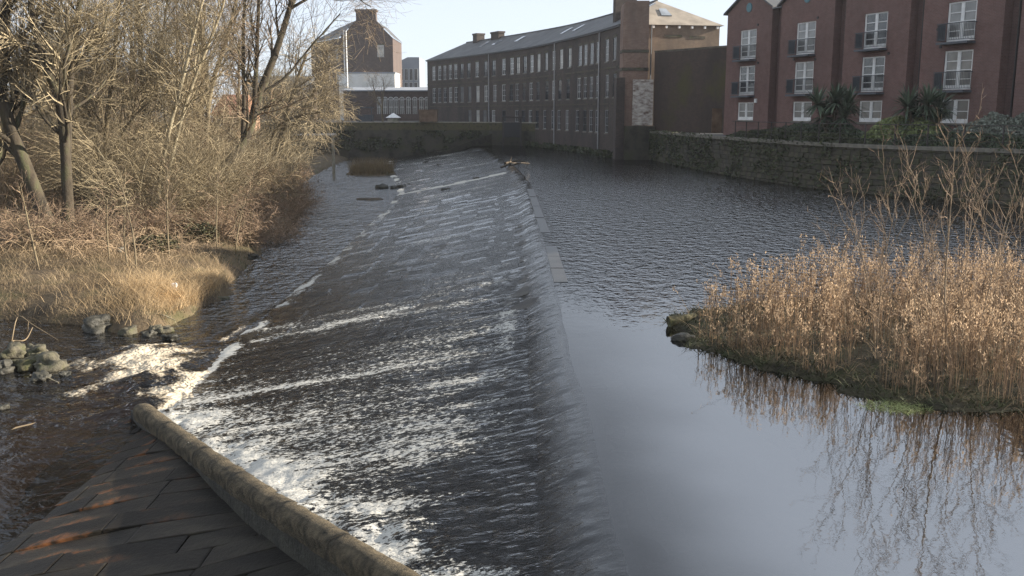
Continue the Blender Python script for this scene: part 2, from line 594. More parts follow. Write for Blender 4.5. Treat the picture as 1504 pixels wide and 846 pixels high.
def grid(nu, nv):
    a = np.arange(nu - 1)[:, None] * nv + np.arange(nv - 1)[None]
    return np.stack([a, a + nv, a + nv + 1, a + 1], -1).reshape(-1, 4)


def spline(P, n):
    """Catmull-Rom through P, n samples"""
    P = np.asarray(P, float)
    Q = np.concatenate([[2 * P[0] - P[1]], P, [2 * P[-1] - P[-2]]])
    t = np.linspace(0, len(P) - 1 - 1e-9, n)
    i = np.floor(t).astype(int)
    f = (t - i)[:, None]
    a, b, c, d = Q[i], Q[i + 1], Q[i + 2], Q[i + 3]
    return 0.5 * (2 * b + (c - a) * f + (2 * a - 5 * b + 4 * c - d) * f ** 2 + (3 * b - a - 3 * c + d) * f ** 3)


def blob(r, seed, n=10, rough=0.28, flat=0.7):
    """a lumpy, faceted rock"""
    th = np.linspace(0, math.pi, n)
    ph = np.linspace(0, 2 * math.pi, 2 * n, endpoint=False)
    T, Pp = np.meshgrid(th, ph, indexing='ij')
    D = np.stack([np.sin(T) * np.cos(Pp), np.sin(T) * np.sin(Pp), np.cos(T)], -1)
    k = 1 + rough * fbm(D[..., 0] * 1.4 + seed, D[..., 1] * 1.4, D[..., 2] * 1.4, seed, 3) * 2
    V = D * k[..., None]
    V = np.sign(V) * np.abs(V) ** 0.85
    V = V * np.array(r)
    V[..., 2] *= flat
    V[0, :] = V[0].mean(0)
    V[-1, :] = V[-1].mean(0)
    m = 2 * n
    a = np.arange(n - 1)[:, None] * m
    q = np.arange(m)[None]
    F = np.stack([a + q, a + m + q, a + m + (q + 1) % m, a + (q + 1) % m], -1).reshape(-1, 4)
    return V.reshape(-1, 3), F


def leaves(P, size, r, up=0.0, aspect=1.6):
    """one small kite-shaped leaf at each point"""
    n = len(P)
    d = r.normal(size=(n, 3))
    d[:, 2] += up
    d /= np.linalg.norm(d, axis=1, keepdims=True)
    e = np.cross(d, r.normal(size=(n, 3)))
    e /= np.linalg.norm(e, axis=1, keepdims=True)
    s = (size * r.uniform(0.6, 1.4, n))[:, None]
    V = np.stack([P - d * s * aspect, P + e * s, P + d * s * aspect, P - e * s], 1).reshape(-1, 3)
    return V, np.arange(4 * n).reshape(-1, 4)


def inpoly(x, y, poly):
    c = np.zeros(np.shape(x), bool)
    n = len(poly)
    for i in range(n):
        x0, y0 = poly[i]
        x1, y1 = poly[(i + 1) % n]
        if y0 == y1:
            continue
        c ^= ((y0 > y) != (y1 > y)) & (x < (x1 - x0) * (y - y0) / (y1 - y0) + x0)
    return c


def pldist(x, y, line):
    d = np.full(np.shape(x), 1e9)
    for (x0, y0), (x1, y1) in zip(line[:-1], line[1:]):
        dx, dy = x1 - x0, y1 - y0
        t = np.clip(((x - x0) * dx + (y - y0) * dy) / (dx * dx + dy * dy + 1e-12), 0, 1)
        d = np.minimum(d, np.hypot(x - x0 - t * dx, y - y0 - t * dy))
    return d


# ------------------------------------------------------------------ ground and banks
struct(link('ground', mesh('ground', [[-4000, -600, -3.4], [4000, -600, -3.4], [4000, 6000, -3.4], [-4000, 6000, -3.4]], np.array([[0, 1, 2, 3]]), 'river_mud')), 'dark brown river bed and low ground')

edge_px = [(0, 470), (60, 476), (130, 480), (175, 491), (230, 489), (262, 474), (300, 452), (332, 438), (345, 412), (372, 382), (402, 345), (438, 316), (447, 288), (444, 270)]
EDGE = [(-120.0, 36.0), (-60.0, 31.0), (-32.0, 30.0)] + [tuple(pix(a, b, ZL)[:2]) for a, b in edge_px] + [(-19.5, 94.0), (-21.0, 112.0), (-22.0, 131.0)]
LAND = EDGE + [(-22.0, 260.0), (-220.0, 260.0), (-220.0, 36.0)]


def bank_z(x, y):
    x, y = np.asarray(x, float), np.asarray(y, float)
    d = pldist(x, y, EDGE) * np.where(inpoly(x, y, LAND), 1, -1)
    d = d + 0.45 * fbm(x * 0.7, y * 0.7, 0, 3, 3)
    z = np.interp(d, [-3, -0.4, 0.0, 0.35, 1.5, 5, 14, 32, 70], [-3.3, -2.5, -2.1, -1.72, -1.35, -0.85, 0.1, 1.6, 3.0])
    return z + 0.22 * fbm(x * 0.5, y * 0.5, 0, 5, 4) * sstep(0, 3, d)


def sheet(name, xs, ys, zf, mat):
    X, Y = np.meshgrid(xs, ys, indexing='ij')
    return mesh(name, np.stack([X, Y, zf(X, Y)], -1).reshape(-1, 3), grid(len(xs), len(ys)), mat, True)


struct(link('left_bank', sheet('left_bank', np.concatenate([np.linspace(-200, -45, 20), np.linspace(-44, -6, 140)]), np.concatenate([np.linspace(24, 70, 140), np.linspace(70.6, 131, 60)]), bank_z, 'soil')), 'brown earth river bank under the bare trees')

# right bank: river wall line (foot), promenade and lawn behind it
WALL = np.array([(40.0, 26.0), (30.5, 37.9), (24.2, 45.65), (20.1, 50.9), (17.7, 55.5), (16.0, 62.5), (14.6, 71.0), (13.6, 80.0), (12.9, 87.0), (12.2, 93.5)])
COPZ = 2.6


def slab(name, poly, z0, z1, mat, label):
    n = len(poly)
    V = [(x, y, z0) for x, y in poly] + [(x, y, z1) for x, y in poly]
    me = bpy.data.meshes.new(name)
    me.from_pydata([tuple(map(float, v)) for v in V], [], [list(range(n, 2 * n))] + [[i, (i + 1) % n, n + (i + 1) % n, n + i] for i in range(n)])
    me.materials.append(MATS[mat])
    return struct(link(name, me), label)


slab('promenade', [(x + 0.62, y + 0.2) for x, y in WALL] + [(12.9, 97.0), (70, 97.0), (90, 30)], -1.0, COPZ - 0.06, 'tarmac', 'riverside walk behind the stone river wall')
FARW = [(-60.0, 131.0), (-22.0, 131.0), (-12.0, 130.5), (-3.0, 128.5), (0.8, 126.5)]
slab('far_ground', FARW[:1] + [(x, y + 0.5) for x, y in FARW[1:]] + [(3.2, 124.5), (6.6, 112), (9, 102), (12.5, 97.5), (80, 97.5), (80, 420), (-220, 420), (-220, 131.0)], -1.0, 2.78, 'tarmac', 'yard ground beyond the far river wall')


def hill_z(x, y):
    return -3 + (20 + 7 * fbm(x * 0.0022, y * 0.0015, 0, 9, 3)) * sstep(450, 1000, y)


struct(link('hills', sheet('hills', np.linspace(-2600, 2600, 60), np.linspace(480, 3200, 26), hill_z, 'hill')), 'low hazy hills far beyond the mill')

# ------------------------------------------------------------------ weir
CY = [4, 60, 66, 78, 89, 103, 117, 125, 130]
CX = [1.05, 1.05, 0.85, 0.2, -0.8, -1.8, -2.7, -5.2, -7.5]
FY = [4, 22, 45, 60, 76, 90, 104, 124, 130]
FX = [-7.6, -7.6, -7.7, -8.0, -8.7, -10.6, -13.2, -15.5, -16.5]


def xcrest(y):
    return np.interp(y, CY, CX) + 0.10 * fbm(np.asarray(y) * 0.35, 0.5, 0, 41, 3)


def xfoot(y):
    return np.interp(y, FY, FX)


PU = [-0.12, -0.03, 0.0, 0.03, 0.085, 0.16, 0.5, 1.0, 1.12]
PZ = [-0.06, -0.05, -0.06, -0.14, -0.40, -0.55, -1.15, -2.0, -2.3]


def face_z(x, y):
    u = (xcrest(y) - x) / (xcrest(y) - xfoot(y))
    return np.interp(u, PU, PZ), u


# training wall: a low wall that crosses the near end of the face
def on_face(px, py, above):
    """where a photo pixel meets a line lying a little above the weir face"""
    best = None
    for z in np.linspace(-2.0, 0.2, 900):
        q = pix(px, py, z)
        e = abs(float(face_z(q[0], q[1])[0]) + above - z)
        if best is None or e < best[0]:
            best = (e, q)
    return best[1]


TW3 = np.array([pix(203, 587, -1.58)] + [on_face(a, b, h) for a, b, h in ((262, 631, .22), (330, 678, .20), (400, 724, .19), (470, 766, .19), (540, 808, .19), (612, 850, .19), (740, 928, .19))])
TW, TWZ = TW3[:, :2], TW3[:, 2]


def tw_side(x, y):
    """signed distance to the training wall, positive on the weir side"""
    best, sg = np.full(np.shape(x), 1e9), np.ones(np.shape(x))
    for (x0, y0), (x1, y1) in zip(TW[:-1], TW[1:]):
        dx, dy = x1 - x0, y1 - y0
        t = np.clip(((x - x0) * dx + (y - y0) * dy) / (dx * dx + dy * dy), 0, 1)
        d = np.hypot(x - x0 - t * dx, y - y0 - t * dy)
        s = np.where(dx * (y - y0) - dy * (x - x0) > 0, 1.0, -1.0)
        sg = np.where(d < best, s, sg)
        best = np.minimum(best, d)
    return best * sg


WEIR = bpy.data.objects.new('weir', None)
C.objects.link(WEIR)
struct(WEIR, 'long sloping stone weir running away from the viewer')


def block_stone(cs, tops, mat, name, parent, depth=0.22, algae=False):
    """one paving block from its four corner points"""
    cs, tops = np.asarray(cs, float), np.asarray(tops, float)
    o = np.array([cs[:, 0].mean(), cs[:, 1].mean(), tops.mean()])
    bot = np.column_stack([cs, tops - depth]) - o
    top = np.column_stack([cs, tops]) - o
    ctr = top.mean(0)
    top2 = ctr + (top - ctr) * 0.965
    mid = top.copy()
    mid[:, 2] -= 0.012
    V = np.concatenate([bot, mid, top2])
    F = [[4, 5, 1, 0], [5, 6, 2, 1], [6, 7, 3, 2], [7, 4, 0, 3], [8, 9, 5, 4], [9, 10, 6, 5], [10, 11, 7, 6], [11, 8, 4, 7], [11, 10, 9, 8]]
    at = None
    if algae:
        at = {'algae': np.tile(sstep(-5.4, -6.9, cs[:, 0]), 3)}
    me = mesh(name, V, np.array(F)[:, ::-1], mat, False, None, at)
    return link(name, me, parent, o)


# stone blocks one can pick apart: the bare slabs left of the training wall, then the nearest courses under the water
nb = 0
r = np.random.default_rng(5)
sk = 0.30                                                    # courses run up the slope at a slant
for row, v0 in enumerate(np.arange(6.0, 24.0, 0.62)):
    xs = [-8.2 + r.uniform(-0.8, 0.0)]
    while xs[-1] < 1.0:
        xs.append(xs[-1] + r.uniform(1.0, 2.1))
    for xa, xb in zip(xs[:-1], xs[1:]):
        if nb >= 296:
            break
        xc_, yc_ = (xa + xb) / 2, v0 + 0.31 + sk * (xa + xb) / 2 + sk * 4.5
        if tw_side(np.array(xc_), np.array(yc_)) > 1.0 or xc_ > 0.1 or yc_ < 5.5 or yc_ > 24:
            continue
        g = 0.006
        cs = np.array([(xa + g, v0 + g + sk * (xa + 4.5)), (xb - g, v0 + g + sk * (xb + 4.5)), (xb - g, v0 + 0.62 - g + sk * (xb + 4.5)), (xa + g, v0 + 0.62 - g + sk * (xa + 4.5))])
        drop = 0.42 * sstep(-6.9, -3.6, cs[:, 0]) if tw_side(cs[:, 0], cs[:, 1]).min() < 0.35 else 0.0
        zz = face_z(cs[:, 0], cs[:, 1])[0] - drop + r.uniform(-0.012, 0.016) + r.uniform(-0.006, 0.006, 4)
        block_stone(cs, zz, 'weir_stone', 'stone', WEIR, 0.22, True)
        nb += 1
n_slab = nb
for v0 in np.arange(22.0, 44.0, 0.95):
    for k, xa in enumerate(np.arange(-7.4, 0.0, 0.9)):
        if nb >= 298:
            break
        xa = xa + 0.4 * (int(v0 / 0.95) % 2)
        cs = np.array([(xa + .012, v0 + .012), (xa + .888, v0 + .012), (xa + .888, v0 + .938), (xa + .012, v0 + .938)])
        if tw_side(cs[:, 0], cs[:, 1]).min() < 0.9:
            continue
        zz = face_z(cs[:, 0], cs[:, 1])[0] + r.uniform(-0.02, 0.03) + r.uniform(-0.012, 0.012, 4)
        block_stone(cs, zz, 'weir_stone_washed', 'stone', WEIR)
        nb += 1

# the rest of the stone face: block-stepped sheet
ys = np.concatenate([np.arange(5, 30, 0.16), np.arange(30, 70, 0.28), np.arange(70, 130.1, 0.6)])
us = np.linspace(-0.1, 1.12, 110)
Yg, Ug = np.meshgrid(ys, us, indexing='ij')
Xg = xcrest(Yg) + (xfoot(Yg) - xcrest(Yg)) * Ug
Zg = np.interp(Ug, PU, PZ)
bi, bj = np.floor(Xg / 0.9).astype(int), np.floor(Yg / 0.95 + 0.5 * (np.floor(Xg / 0.9) % 2)).astype(int)
stepz = (_h(bi.astype(np.int64), bj.astype(np.int64), np.zeros_like(bi, dtype=np.int64), 4) - 0.5)
Zg = Zg + 0.05 * stepz * sstep(0.08, 0.2, Ug) - 0.10 - np.where(tw_side(Xg, Yg) < 0.3, 0.44, 0.0) * sstep(-6.9, -3.6, Xg) * (Yg < TW[0][1])
fo = link('weir_face', mesh('weir_face', np.stack([Xg, Yg, Zg], -1).reshape(-1, 3), grid(len(ys), len(us)), 'weir_stone_washed', False), WEIR)
fo['kind'] = 'stuff'

# water running down the face
ys = np.concatenate([np.arange(7.5, 26, 0.06), np.arange(26, 60, 0.13), np.arange(60, 129.5, 0.4)])
us = np.concatenate([np.linspace(-0.006, 0.2, 60), np.linspace(0.205, 1.03, 140)])
Yg, Ug = np.meshgrid(ys, us, indexing='ij')
Xg = xcrest(Yg) + (xfoot(Yg) - xcrest(Yg)) * Ug
Yf = Yg + 0.10 * (Xg - 1.0) * 1.0                            # flow lines drift a little toward the viewer as they fall
tws = tw_side(Xg, Yg)
Zf = np.interp(Ug, PU, PZ)
lip = sstep(0.016, -0.004, Ug)
Zf = Zf + 0.055 * (1 - lip) + lip * (-Zf + 0.0)
amp = sstep(0.02, 0.10, Ug)
st_ = fbm(Xg * 0.35, Yf * 2.6, 0, 21, 4)
fine = fbm(Xg * 2.0, Yf * 6.0, 0, 22, 3)
near = sstep(34, 20, Yg)
Zf = Zf + amp * (0.035 * st_ * (0.45 + 0.55 * near) + 0.022 * fine * (0.4 + near)) + sstep(0.0, 0.035, Ug) * sstep(0.32, 0.05, Ug) * (0.042 * fbm(Xg * 0.6, Yf * 1.6, 0, 25, 4) + 0.035 * fbm(Xg * 0.45, Yf * 5.5, 0, 26, 3))
chan = sstep(1.7, 0.15, tws) * sstep(24, 20, Yg)             # water piling up along the training wall
Zf = Zf + chan * (0.02 + 0.14 * np.abs(fbm(Xg * 1.6, Yg * 1.6, 0, 31, 4)))
bi, bj = np.floor(Xg / 0.9).astype(np.int64), np.floor(Yg / 0.95 + 0.5 * (np.floor(Xg / 0.9) % 2)).astype(np.int64)
Zf = Zf + 0.065 * (_h(bi, bj, 0 * bi, 4) - 0.5) * sstep(0.14, 0.24, Ug) * sstep(22, 27, Yg)
bigst = fbm(Xg * 0.10, Yf * 0.55, 0, 23, 3)
midst = fbm(Xg * 0.22, Yf * 1.7, 0, 24, 4)
dens = np.interp(Yg, [5, 10, 14, 20, 25, 28, 31, 40, 55, 70, 90, 125], [0.17, 0.17, 0.17, 0.16, 0.14, 0.05, 0.0, 0.03, 0.06, 0.07, 0.08, 0.08])
dens = dens * sstep(0.10, 0.30, Ug + 0.1 * midst) + 0.05 * sstep(0.2, 0.6, midst) * sstep(0.05, 0.2, Ug)
foam = 0.8 * dens + 0.12 * bigst + 0.13 * midst - 0.045
foam = foam - 0.5 * sstep(0.13, 0.05, Ug)
for (c0, c1, w, a) in (((786, 344), (440, 432), 0.30, 0.06), ((740, 247), (590, 287), 1.3, 0.75), ((790, 300), (600, 352), 0.3, 0.04)):
    p0 = pix(*c0, 0)
    p1 = pix(*c1, ZL)
    dl = pldist(Xg, Yg + 0.5 * fbm(Xg * 0.7, Yg * 0.3, 0, 40, 3), [(p0[0], p0[1]), (p1[0], p1[1])])
    foam = foam + a * sstep(w, 0.0, dl) * (0.7 + midst)
foot = sstep(0.955, 0.99, Ug) * sstep(19, 23, Yg)
foam = foam + 0.24 * foot * (0.45 + 2.6 * fbm(Xg * 1.2, Yg * 0.6, 0, 33, 3))
foam = foam + chan * 0.15 * (0.75 + 1.8 * fbm(Xg * 0.9, Yg * 0.9, 0, 34, 3))
glint = np.exp(-((Xg - 0.05) / 0.45) ** 2 - ((Yg - 22.0) / 3.2) ** 2)  # sun glint just below the crest, painted as extra white foam
foam = foam + 0.17 * glint
F = grid(len(ys), len(us))
keep = (tws.reshape(-1)[F].min(1) > 0.02) | (Yg.reshape(-1)[F].min(1) > TW[0][1] + 0.4)
used, inv = np.unique(F[keep], return_inverse=True)
flow = link('weir_water', mesh('weir_water', np.stack([Xg, Yg, Zf], -1).reshape(-1, 3)[used], inv.reshape(-1, 4), 'water_film', True, None,
            {'foam': foam.ravel()[used], 'ripple': (amp * np.interp(Yg, [5, 23, 29, 50, 70, 120], [1, 1, 0.38, 0.38, 0.5, 0.5]) + 0.12 * (1 - amp)).ravel()[used], 'mirror': (-0.025 + 0.085 * sstep(.1, .0, Ug) + 0.30 * sstep(30, 75, Yg)).ravel()[used]}))
struct(flow, 'shallow water streaked with white running down the weir')

# upper pool
ys = np.concatenate([np.arange(4, 30, 0.14), np.arange(30, 60, 0.4), np.arange(60, 130, 1.0)])
ts = np.linspace(0, 1, 90) ** 1.6
Yg, Tg = np.meshgrid(ys, ts, indexing='ij')
xl = xcrest(Yg) + 0.005 * (xcrest(Yg) - xfoot(Yg))
xr = np.interp(Yg, WALL[:, 1], WALL[:, 0]) + 0.3
xr = np.where(Yg > 93, np.interp(Yg, [93, 97, 110, 124, 130], [12.5, 11.2, 7.5, 3.6, 2.0]), xr)
Xg = xl + (np.maximum(xr, xl + 0.3) - xl) * Tg
rip = 0.016 + 1.75 * sstep(17, 34, Yg + 5 * fbm(Xg * 0.12, Yg * 0.06, 0, 51, 3) + 0.25 * Xg) * (0.65 + 0.6 * fbm(Xg * 0.08, Yg * 0.03, 0, 52, 3))
rip = rip * np.interp(Yg, [4, 60, 100, 125], [1, 1, 0.6, 0.35])
pool = link('river', mesh('river', np.stack([Xg, Yg, 0 * Xg], -1).reshape(-1, 3), grid(len(ys), len(ts))[:, ::-1], 'water_pool', True, None,
            {'foam': np.full(Xg.size, -1.0), 'ripple': rip.ravel(), 'mirror': (0.08 + 0.92 * sstep(0.2, 2.2, Xg - xcrest(Yg) + 0.35 * fbm(Xg * .8, Yg * .8, 0, 53, 2) + 0.03 * (Yg - 10))).ravel()}))
struct(pool, 'dark calm river held above the weir')
bx_ = (xcrest(Yg) + 0.25) + (np.maximum(xr, xl + 0.3) + 0.3 - xcrest(Yg)) * Tg
bz_ = -0.16 - 0.14 * sstep(0.5, 1.0, bx_ - xcrest(Yg)) - 1.0 * sstep(1.0, 5.0, bx_ - xcrest(Yg)) + 0.05 * fbm(bx_ * 1.2, Yg * 1.2, 0, 8, 3)
struct(link('river_bed', mesh('river_bed', np.stack([bx_, Yg, bz_], -1).reshape(-1, 3), grid(len(ys), len(ts)), 'river_mud', True)), 'brown silty bed of the upper river')

# lower river
ys = np.concatenate([np.arange(8, 16, 0.14), np.arange(16, 27, 0.06), np.arange(27, 60, 0.25), np.arange(60, 131, 0.7)])
ts = np.concatenate([np.linspace(0, 0.5, 30)[:-1], np.linspace(0.5, 1, 150)])
Yg, Tg = np.meshgrid(ys, ts, indexing='ij')
xr = xfoot(Yg) + 0.55 + 1.6 * sstep(20.5, 19.0, Yg)
xl = np.interp(Yg, [8, 28, 32, 60, 90, 131], [-44, -40, -34, -22, -23, -25])
Xg = xl + (xr - xl) * Tg
plc = pldist(Xg, Yg, [tuple(pix(232, 590, ZL)[:2]), tuple(pix(215, 555, ZL)[:2]), tuple(pix(195, 525, ZL)[:2])])
sw = fbm(Xg * 0.6 + 0.5 * fbm(Xg * 0.4, Yg * 0.4, 0, 61, 2), Yg * 0.6, 0, 62, 4)
plume = np.exp(-(plc / 1.15) ** 2)
halo = np.exp(-(plc / 2.8) ** 2)
tongue = np.zeros_like(Xg)
for a, b, w in (((215, 560), (420, 470), 0.55), ((270, 575), (400, 485), 0.7), ((150, 520), (250, 505), 0.4), ((420, 465), (520, 365), 0.35), ((520, 365), (590, 290), 0.5), ((330, 500), (430, 440), 0.35), ((110, 525), (150, 515), 0.25), ((360, 460), (380, 380), 0.3)):
    dl = pldist(Xg + 0.5 * sw, Yg + 0.6 * fbm(Xg * 0.8, Yg * 0.8, 0, 63, 3), [tuple(pix(*a, ZL)[:2]), tuple(pix(*b, ZL)[:2])])
    tongue = np.maximum(tongue, sstep(w, 0, dl))
fleck = sstep(-0.15, 0.5, fbm(Xg * 0.35, Yg * 0.35, 0, 64, 3)) * sstep(6.5, 1.0, pldist(Xg, Yg, [tuple(pix(40, 600, ZL)[:2]), tuple(pix(180, 590, ZL)[:2])]))
edgef = sstep(0.9, 0.1, xfoot(Yg) + 0.55 - Xg) * sstep(21, 25, Yg)
foam = -0.33 + 0.36 * plume + plume * 0.42 * fbm(Xg * 1.4, Yg * 1.4, 0, 68, 4) + 0.40 * halo * (0.6 + 2.2 * sw) + tongue * (0.28 + 0.35 * sw) + 0.30 * fleck + 0.28 * edgef * (0.5 + 2.0 * sw)
foam = np.where(Yg > 60, foam + 0.04, foam)
Zg = ZL + plume * (0.16 + 0.22 * np.abs(fbm(Xg * 1.3, Yg * 1.3, 0, 65, 4))) + halo * 0.10 * fbm(Xg * 1.1, Yg * 1.1, 0, 66, 4) + 0.02 * fbm(Xg * 0.8, Yg * 0.5, 0, 67, 3) * sstep(22, 30, Yg)
rip = np.clip(0.12 + 0.8 * halo + 1.3 * sstep(22, 36, Yg) * (0.8 + 0.5 * sw) + 0.5 * tongue, 0, 2)
low = link('lower_river', mesh('lower_river', np.stack([Xg, Yg, Zg], -1).reshape(-1, 3), grid(len(ys), len(ts))[:, ::-1], 'water_low', True, None, {'foam': foam.ravel(), 'ripple': rip.ravel(), 'mirror': -2.0 + sstep(20, 50, Yg).ravel() * 110}))
struct(low, 'brown shallow river below the weir with churning foam')
struct(link('lower_river_bed', sheet('lower_river_bed', np.linspace(-46, -7.2, 60), np.linspace(6, 131, 80), lambda x, y: -2.45 + 0.12 * fbm(x * 0.7, y * 0.7, 0, 10, 3) - 0.3 * sstep(-9, -12, x), 'river_gravel')), 'brown bed of the lower river')

# ------------------------------------------------------------------ training wall with rounded coping stones
twr = empty('training_wall', (TW[0][0], TW[0][1], -2.2), 'low stone training wall with rounded mossy coping beside the foaming chute', 'wall')
o0 = np.array([TW[0][0], TW[0][1], -2.2])
line = spline(np.column_stack([TW, TWZ]), 240)
seg = np.concatenate([[0], np.cumsum(np.linalg.norm(np.diff(line, axis=0), axis=1))])
prof_a = np.linspace(0, math.pi, 11)
cut = 0.0
r = np.random.default_rng(8)
wallV = []
while cut < seg[-1] - 0.3:
    ln = r.uniform(1.7, 2.5)
    s_ = np.linspace(cut + (0.0 if cut == 0 else 0.004), min(cut + ln, seg[-1]) - 0.004, 25)
    Pc = np.stack([np.interp(s_, seg, line[:, i]) for i in range(3)], 1)
    tg = np.gradient(Pc, axis=0)
    tg /= np.linalg.norm(tg, axis=1, keepdims=True)
    nr = np.stack([-tg[:, 1], tg[:, 0], 0 * tg[:, 0]], 1)
    nr /= np.linalg.norm(nr, axis=1, keepdims=True)
    tip = np.ones(25)
    if cut == 0:
        tip = np.concatenate([[0.3, 0.62, 0.82, 0.94], np.ones(21)])
    wd, ht = 0.195 + r.uniform(-0.005, 0.005), 0.17 + r.uniform(-0.006, 0.006)
    V = []
    for i in range(25):
        off = np.cos(prof_a) * wd * tip[i]
        zz = np.sin(prof_a) ** 0.7 * ht * tip[i] - 0.18
        V.append(Pc[i] + nr[i] * off[:, None] + np.stack([0 * zz, 0 * zz, zz], 1) + 0.016 * fbm(Pc[i][0] * 4 + off * 6, Pc[i][1] * 4, zz * 6, 3, 4)[:, None])
    V = np.array(V)
    bot = V[:, [0, -1]].copy()
    bot[:, :, 2] -= 0.12
    V = np.concatenate([bot[:, :1], V, bot[:, 1:]], 1)
    k = V.shape[1]
    ctr = V.reshape(-1, 3).mean(0)
    Q = grid(25, k)
    caps = np.array([[e * k, e * k + j, e * k + j + 1] for e in (0, 24) for j in range(1, k - 1)])
    link('coping_stone', mesh('coping_stone', V.reshape(-1, 3) - ctr, [Q, caps], 'wall_coping_round', True), twr, ctr - o0)
    cut += ln
m = MB()
for i in range(len(line) - 1):
    if i % 6:
        continue
    a, b = line[i], line[min(i + 6, len(line) - 1)]
    tg = (b - a) / np.linalg.norm(b - a)
    nr = np.array([-tg[1], tg[0], 0]) * 0.168
    za, zb = a[2] - 0.2, b[2] - 0.2
    m.hexa([[a[0] + nr[0], a[1] + nr[1], -2.6], [b[0] + nr[0], b[1] + nr[1], -2.6], [b[0] - nr[0], b[1] - nr[1], -2.6], [a[0] - nr[0], a[1] - nr[1], -2.6]],
           [[a[0] + nr[0], a[1] + nr[1], za], [b[0] + nr[0], b[1] + nr[1], zb], [b[0] - nr[0], b[1] - nr[1], zb], [a[0] - nr[0], a[1] - nr[1], za]])
me = m.mesh('wall_base', 'rock_wet')
link('wall_base', me, twr, -o0)


# ------------------------------------------------------------------ building helpers
def facade(name, fun, s0, s1, z0, z1, holes, mat, depth=0.2, ds=2.0, gable=None):
    """wall surface with real openings; fun(s) -> plan point, outward normal; UV in metres"""
    sb = {s0, s1}
    zb = {z0, z1}
    for a, b, c, d in holes:
        sb |= {a, b}
        zb |= {c, d}
    sb = sorted(sb)
    full = [sb[0]]
    for q in sb[1:]:
        n = max(1, int(math.ceil((q - full[-1]) / ds)))
        full += list(np.linspace(full[-1], q, n + 1)[1:])
    sb, zb = np.array(full), np.array(sorted(zb))
    P = [fun(s) for s in sb]
    V = [(p[0][0], p[0][1], z) for p in P for z in zb]
    UV = [(s, z) for s in sb for z in zb]
    Q, T = [], []
    nz = len(zb)
    for i in range(len(sb) - 1):
        for j in range(nz - 1):
            cs, cz = (sb[i] + sb[i + 1]) / 2, (zb[j] + zb[j + 1]) / 2
            if any(a < cs < b and c < cz < d for a, b, c, d in holes):
                continue
            Q.append([i * nz + j, (i + 1) * nz + j, (i + 1) * nz + j + 1, i * nz + j + 1])
    for a, b, c, d in holes:
        (pa, na), (pb, nb_) = fun(a), fun(b)
        fr = [(pa, c, a), (pb, c, b), (pb, d, b), (pa, d, a)]
        base = len(V)
        for p, z, s in fr:
            V.append((p[0], p[1], z))
            UV.append((s, z))
        for (p, z, s), nn in zip(fr, (na, nb_, nb_, na)):
            V.append((p[0] - nn[0] * depth, p[1] - nn[1] * depth, z))
            UV.append((s + depth, z + depth))
        for k in range(4):
            Q.append([base + k, base + (k + 1) % 4, base + 4 + (k + 1) % 4, base + 4 + k])
    if gable:
        sa, sb_, za = gable
        base = len(V)
        for s, z in ((sa, z1), (sb_, z1), ((sa + sb_) / 2, za)):
            p = fun(s)[0]
            V.append((p[0], p[1], z))
            UV.append((s, z))
        T.append([base, base + 1, base + 2])
    F = [np.array(Q)] + ([np.array(T)] if T else [])
    return np.array(V, float), F, np.array(UV, float)


def rebase(o, root):
    """parent a mesh made in world coordinates to a root empty"""
    o.parent = root
    o.location = tuple(-q for q in root.location)
    return o


WM = {}


def window_meshes(kind, w, h):
    key = (kind, round(w, 2), round(h, 2))
    if key in WM:
        return WM[key]
    f, gl = MB(), MB()
    t, y0, y1 = (0.075, 0.06, 0.14) if kind != 'mill' else (0.07, 0.03, 0.10)
    hw = w / 2
    f.box((-hw, y0, 0), (-hw + t, y1, h)).box((hw - t, y0, 0), (hw, y1, h)).box((-hw + t, y0, 0), (hw - t, y1, t)).box((-hw + t, y0, h - t), (hw - t, y1, h))
    if kind == 'french':
        f.box((-0.075, y0 - .003, t), (0.075, y1, h - t))
        n = 4 if h > 1.6 else 2
        for k in range(1, n):
            z = t + (h - 2 * t) * k / n
            for a, b in ((-hw + t, -0.075), (0.075, hw - t)):
                f.box((a, y0 + .012, z - 0.022), (b, y1 - .01, z + 0.022))
        for a, b in ((-hw + t, -0.075), (0.075, hw - t)):
            f.box((a, y0 + .008, t), (b, y1 - .008, t + 0.17)).box((a, y0 + .008, t + 0.17), (a + 0.05, y1 - .008, h - t)).box((b - 0.05, y0 + .008, t + 0.17), (b, y1 - .008, h - t))
    elif kind == 'mill':
        f.box((-0.025, y0 + .01, t), (0.025, y1 - .01, h - t))
        for z in (0.33 * h, 0.66 * h):
            f.box((-hw + t, y0 + .014, z - 0.022), (hw - t, y1 - .014, z + 0.022))
    else:
        f.box((-0.03, y0 + .01, t), (0.03, y1 - .01, h - t))
    yp = (y0 + y1) / 2
    g = []
    for mt in ('glass_dark', 'glass_mill', 'glass_curtain', 'glass_blind'):
        g.append(mesh('pane', [[-hw + 0.01, yp, 0.01], [hw - 0.01, yp, 0.01], [hw - 0.01, yp, h - 0.01], [-hw + 0.01, yp, h - 0.01]], np.array([[0, 1, 2, 3]]), mt))
    fm = f.mesh('window', 'white_paint' if kind == 'french' else 'grey_paint')
    if kind == 'mill':
        fm = [fm, f.mesh('window', 'pipe_grey'), f.mesh('window', 'dark_metal')]
    else:
        fm = [fm]
    s = MB().box((-hw - 0.08, -0.07, -0.13), (hw + 0.08, 0.2, -0.003)).mesh('sill', 'coping')
    lt = MB().box((-hw - 0.12, -0.025, h + 0.003), (hw + 0.12, 0.15, h + 0.24)).mesh('lintel', 'wall_stone_b')
    WM[key] = (fm, g, s, lt)
    return WM[key]


